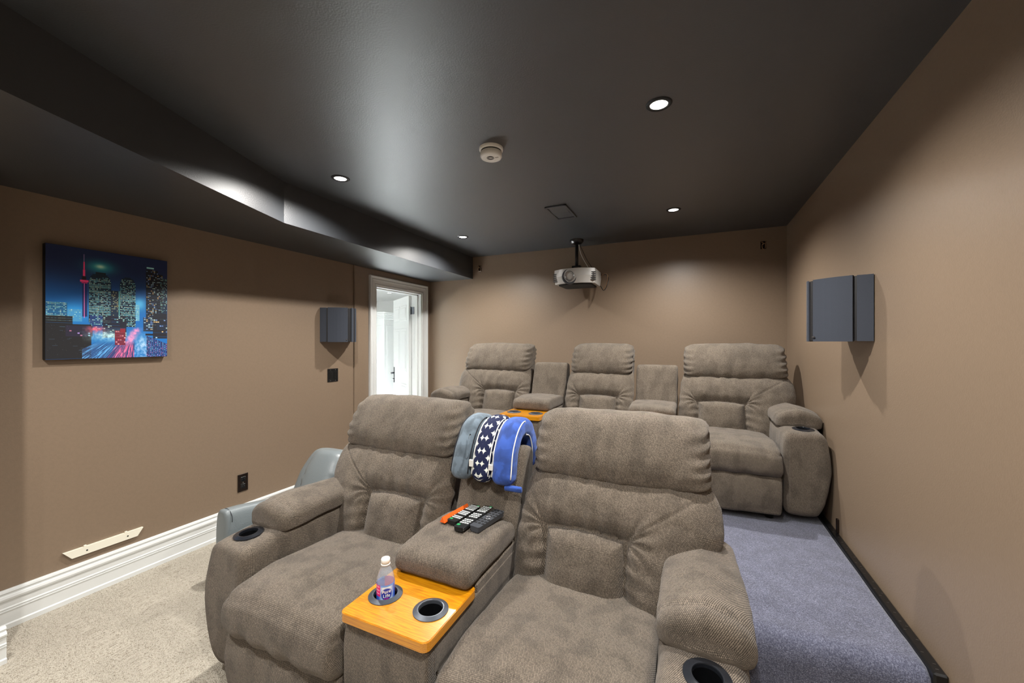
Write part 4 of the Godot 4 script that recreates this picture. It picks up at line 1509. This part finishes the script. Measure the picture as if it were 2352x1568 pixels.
func city_print() -> ImageTexture:
	var W := 640
	var Hh := 740
	var im := Image.create(W, Hh, false, Image.FORMAT_RGB8)
	var rng := RandomNumberGenerator.new()
	rng.seed = 99
	# sky
	for y in Hh:
		for x in W:
			var u := float(x) / W
			var v := float(y) / Hh
			var c := Color(0.03, 0.09, 0.24).lerp(Color(0.03, 0.36, 0.70), smoothstep(0.12, 0.62, v))
			var g := exp(-(pow((u - 0.40) / 0.11, 2) + pow((v - 0.15) / 0.055, 2)))
			c = c.lerp(Color(0.10, 0.62, 0.66), g * 0.9)
			g = exp(-(pow((u - 0.40) / 0.035, 2) + pow((v - 0.145) / 0.018, 2)))
			c = c.lerp(Color(0.80, 0.98, 0.85), g)
			g = exp(-(pow((u - 0.73) / 0.06, 2) + pow((v - 0.47) / 0.06, 2)))
			c = c.lerp(Color(0.30, 0.75, 0.98), g * 0.8)
			g = exp(-(pow((u - 0.2) / 0.12, 2) + pow((v - 0.58) / 0.08, 2)))
			c = c.lerp(Color(0.10, 0.60, 0.95), g * 0.8)
			im.set_pixel(x, y, c)
	var R := func(u0, v0, u1, v1, c): im.fill_rect(Rect2i(int(u0 * W), int(v0 * Hh), maxi(1, int((u1 - u0) * W)), maxi(1, int((v1 - v0) * Hh))), c)
	var tower := func(u0, v0, u1, v1, body: Color, lit: Array, dens: float, sx: float, sy: float, arch: float):
		var y: float = v0
		while y < v1:
			var k: float = clampf((y - v0) / maxf(arch, 0.0001), 0, 1)
			var half: float = (u1 - u0) / 2 * (sqrt(1.0 - pow(1.0 - k, 2.0)) * 0.6 + 0.4 if arch > 0 else 1.0)
			var mid: float = (u0 + u1) / 2
			R.call(mid - half, y, mid + half, y + sy, body)
			var bright := rng.randf_range(0.3, 1.3)
			if k > 0.25 or arch == 0:
				var x: float = mid - half + sx * 0.3
				while x < mid + half - sx * 0.6:
					if rng.randf() < dens * bright:
						var c: Color = lit[rng.randi() % lit.size()]
						R.call(x, y + sy * 0.2, x + sx * 0.85, y + sy * 0.75, c * rng.randf_range(0.65, 1.0))
					x += sx
			y += sy
	var cyan := [Color(0.72, 0.98, 0.95), Color(0.85, 1.0, 0.9), Color(0.45, 0.82, 0.9), Color(0.6, 0.95, 0.9)]
	var mix_ := [Color(0.72, 0.9, 1.0), Color(0.85, 1.0, 0.95), Color(0.45, 0.6, 0.9), Color(1.0, 0.8, 0.5)]
	var viol := [Color(0.75, 0.6, 1.0), Color(0.5, 0.8, 1.0), Color(1.0, 0.55, 0.75), Color(0.6, 0.9, 1.0)]
	# distant blocks
	tower.call(0.0, 0.50, 0.15, 0.66, Color(0.05, 0.3, 0.5), cyan, 0.8, 0.012, 0.011, 0.0)
	tower.call(0.15, 0.555, 0.26, 0.66, Color(0.2, 0.55, 0.8), cyan, 0.5, 0.012, 0.011, 0.0)
	# needle tower
	var pink := Color(1.0, 0.20, 0.45)
	R.call(0.272, 0.05, 0.276, 0.12, Color(0.8, 0.6, 0.9))
	R.call(0.269, 0.12, 0.280, 0.19, pink)
	R.call(0.266, 0.19, 0.284, 0.25, pink)
	R.call(0.258, 0.25, 0.292, 0.29, Color(0.10, 0.03, 0.07))
	R.call(0.245, 0.285, 0.31, 0.305, pink)
	R.call(0.255, 0.305, 0.30, 0.316, Color(0.75, 0.1, 0.35))
	R.call(0.262, 0.316, 0.300, 0.62, Color(0.05, 0.10, 0.32))
	R.call(0.2735, 0.316, 0.2795, 0.63, Color(1.0, 0.45, 0.75))
	# twin arched towers
	R.call(0.365, 0.20, 0.445, 0.24, Color(0.03, 0.06, 0.09))
	tower.call(0.31, 0.21, 0.49, 0.66, Color(0.02, 0.09, 0.14), cyan, 0.85, 0.0115, 0.0115, 0.10)
	tower.call(0.49, 0.36, 0.565, 0.62, Color(0.03, 0.05, 0.08), [Color(0.9, 0.85, 0.5), Color(0.8, 0.9, 0.7)], 0.4, 0.011, 0.012, 0.0)
	R.call(0.553, 0.36, 0.56, 0.6, Color(0.35, 0.75, 0.75))
	tower.call(0.56, 0.22, 0.70, 0.70, Color(0.02, 0.09, 0.14), cyan, 0.82, 0.0115, 0.0115, 0.09)
	tower.call(0.70, 0.48, 0.735, 0.64, Color(0.35, 0.65, 0.8), cyan, 0.6, 0.01, 0.01, 0.0)
	# dark stepped block at right
	tower.call(0.795, 0.115, 0.91, 0.64, Color(0.025, 0.035, 0.06), mix_, 0.33, 0.014, 0.013, 0.0)
	tower.call(0.90, 0.15, 0.955, 0.62, Color(0.02, 0.03, 0.05), mix_, 0.25, 0.013, 0.013, 0.0)
	tower.call(0.93, 0.19, 1.0, 0.66, Color(0.03, 0.05, 0.08), cyan, 0.5, 0.011, 0.012, 0.0)
	R.call(0.80, 0.09, 0.87, 0.105, Color(0.6, 0.9, 0.9))
	# low foreground blocks
	tower.call(0.32, 0.60, 0.46, 0.74, Color(0.04, 0.15, 0.38), cyan, 0.5, 0.013, 0.013, 0.0)
	tower.call(0.42, 0.60, 0.62, 0.80, Color(0.04, 0.05, 0.11), cyan, 0.45, 0.018, 0.013, 0.0)
	tower.call(0.77, 0.60, 0.90, 0.74, Color(0.05, 0.09, 0.15), mix_, 0.6, 0.02, 0.016, 0.0)
	tower.call(0.86, 0.555, 1.0, 0.80, Color(0.05, 0.06, 0.10), mix_, 0.12, 0.02, 0.02, 0.0)
	tower.call(0.0, 0.62, 0.19, 0.80, Color(0.045, 0.04, 0.05), mix_, 0.07, 0.02, 0.02, 0.0)
	R.call(0.0, 0.69, 0.33, 1.0, Color(0.045, 0.045, 0.055))
	tower.call(0.14, 0.70, 0.34, 0.80, Color(0.08, 0.07, 0.14), viol, 0.12, 0.02, 0.02, 0.0)
	# street glow
	for y in range(int(0.70 * Hh), Hh):
		for x in range(int(0.26 * W), W):
			var u := float(x) / W
			var v := float(y) / Hh
			var c := im.get_pixel(x, y)
			var g1 := exp(-pow((u - (0.72 - (v - 0.7) * 0.55)) / 0.035, 2.0)) * smoothstep(0.69, 0.74, v)
			var g2 := exp(-(pow((u - 0.47) / 0.14, 2) + pow((v - 0.79) / 0.045, 2)))
			var g3 := exp(-(pow((u - 0.36) / 0.06, 2) + pow((v - 0.73) / 0.03, 2)))
			var g4 := exp(-(pow((u - 0.76) / 0.06, 2) + pow((v - 0.86) / 0.08, 2)))
			var n := noise.get_noise_2d(u * 26.0, v * 26.0) * 0.6 + 0.75
			c = c.lerp(Color(0.75, 0.97, 1.0), clampf(g2 * n, 0, 1))
			c = c.lerp(Color(1.0, 0.35, 0.45), clampf(g3 * n, 0, 1))
			c = c.lerp(Color(0.65, 0.85, 1.0), clampf(g4 * n * 0.9, 0, 1))
			c = c.lerp(Color(1.0, 0.55, 0.78), clampf(g1 * n * 1.2, 0, 1))
			# light trails at the foot, running to the end of the street
			if v > 0.83 and u > 0.22:
				var ray := (u - 0.70) / (v - 0.66)
				var far := smoothstep(0.83, 0.90, v)
				if ray > -1.75 and ray < -0.05:
					var w := fposmod(ray * 17.0 + 1.3 * noise.get_noise_2d(ray * 9.0, v * 3.0), 1.0)
					var trail := Color(0.35, 0.70, 1.0) if ray < -0.75 else Color(1.0, 0.38, 0.58)
					c = c.lerp(Color(0.05, 0.09, 0.26), 0.75 * far)
					c = c.lerp(trail, far * (0.95 if w < 0.30 else 0.10))
				elif ray >= -0.05 and u < 0.80:
					c = c.lerp(Color(0.75, 0.85, 1.0), far * clampf(n - 0.55, 0, 1))
			im.set_pixel(x, y, c)
	# red corner house and the lit facade at right
	tower.call(0.52, 0.74, 0.61, 0.88, Color(0.40, 0.06, 0.13), [Color(1.0, 0.35, 0.45), Color(1.0, 0.6, 0.65)], 0.35, 0.018, 0.02, 0.0)
	R.call(0.565, 0.72, 0.61, 0.76, Color(0.5, 0.08, 0.14))
	for k in 12:
		var u := 0.80 + k * 0.017
		var drop := k * 0.007
		tower.call(u, 0.79 + drop, u + 0.013, 1.0, Color(0.10, 0.08, 0.26), viol, 0.8, 0.007, 0.02, 0.0)
	R.call(0.79, 0.765, 1.0, 0.785, Color(0.05, 0.05, 0.09))
	# roofs with a few lamps
	for k in 26:
		R.call(rng.randf_range(0.0, 0.3), rng.randf_range(0.68, 0.97), 0.0, 0.0, mix_[rng.randi() % 4])
	for k in 14:
		var u := rng.randf_range(0.0, 0.26)
		var v := rng.randf_range(0.7, 0.95)
		R.call(u, v, u + rng.randf_range(0.01, 0.05), v + 0.004, Color(0.15, 0.22, 0.3))
	for y in Hh:
		for x in W:
			var c := im.get_pixel(x, y)
			im.set_pixel(x, y, Color(pow(c.r, 0.8), pow(c.g, 0.8), pow(c.b, 0.8)))
	return ImageTexture.create_from_image(im)
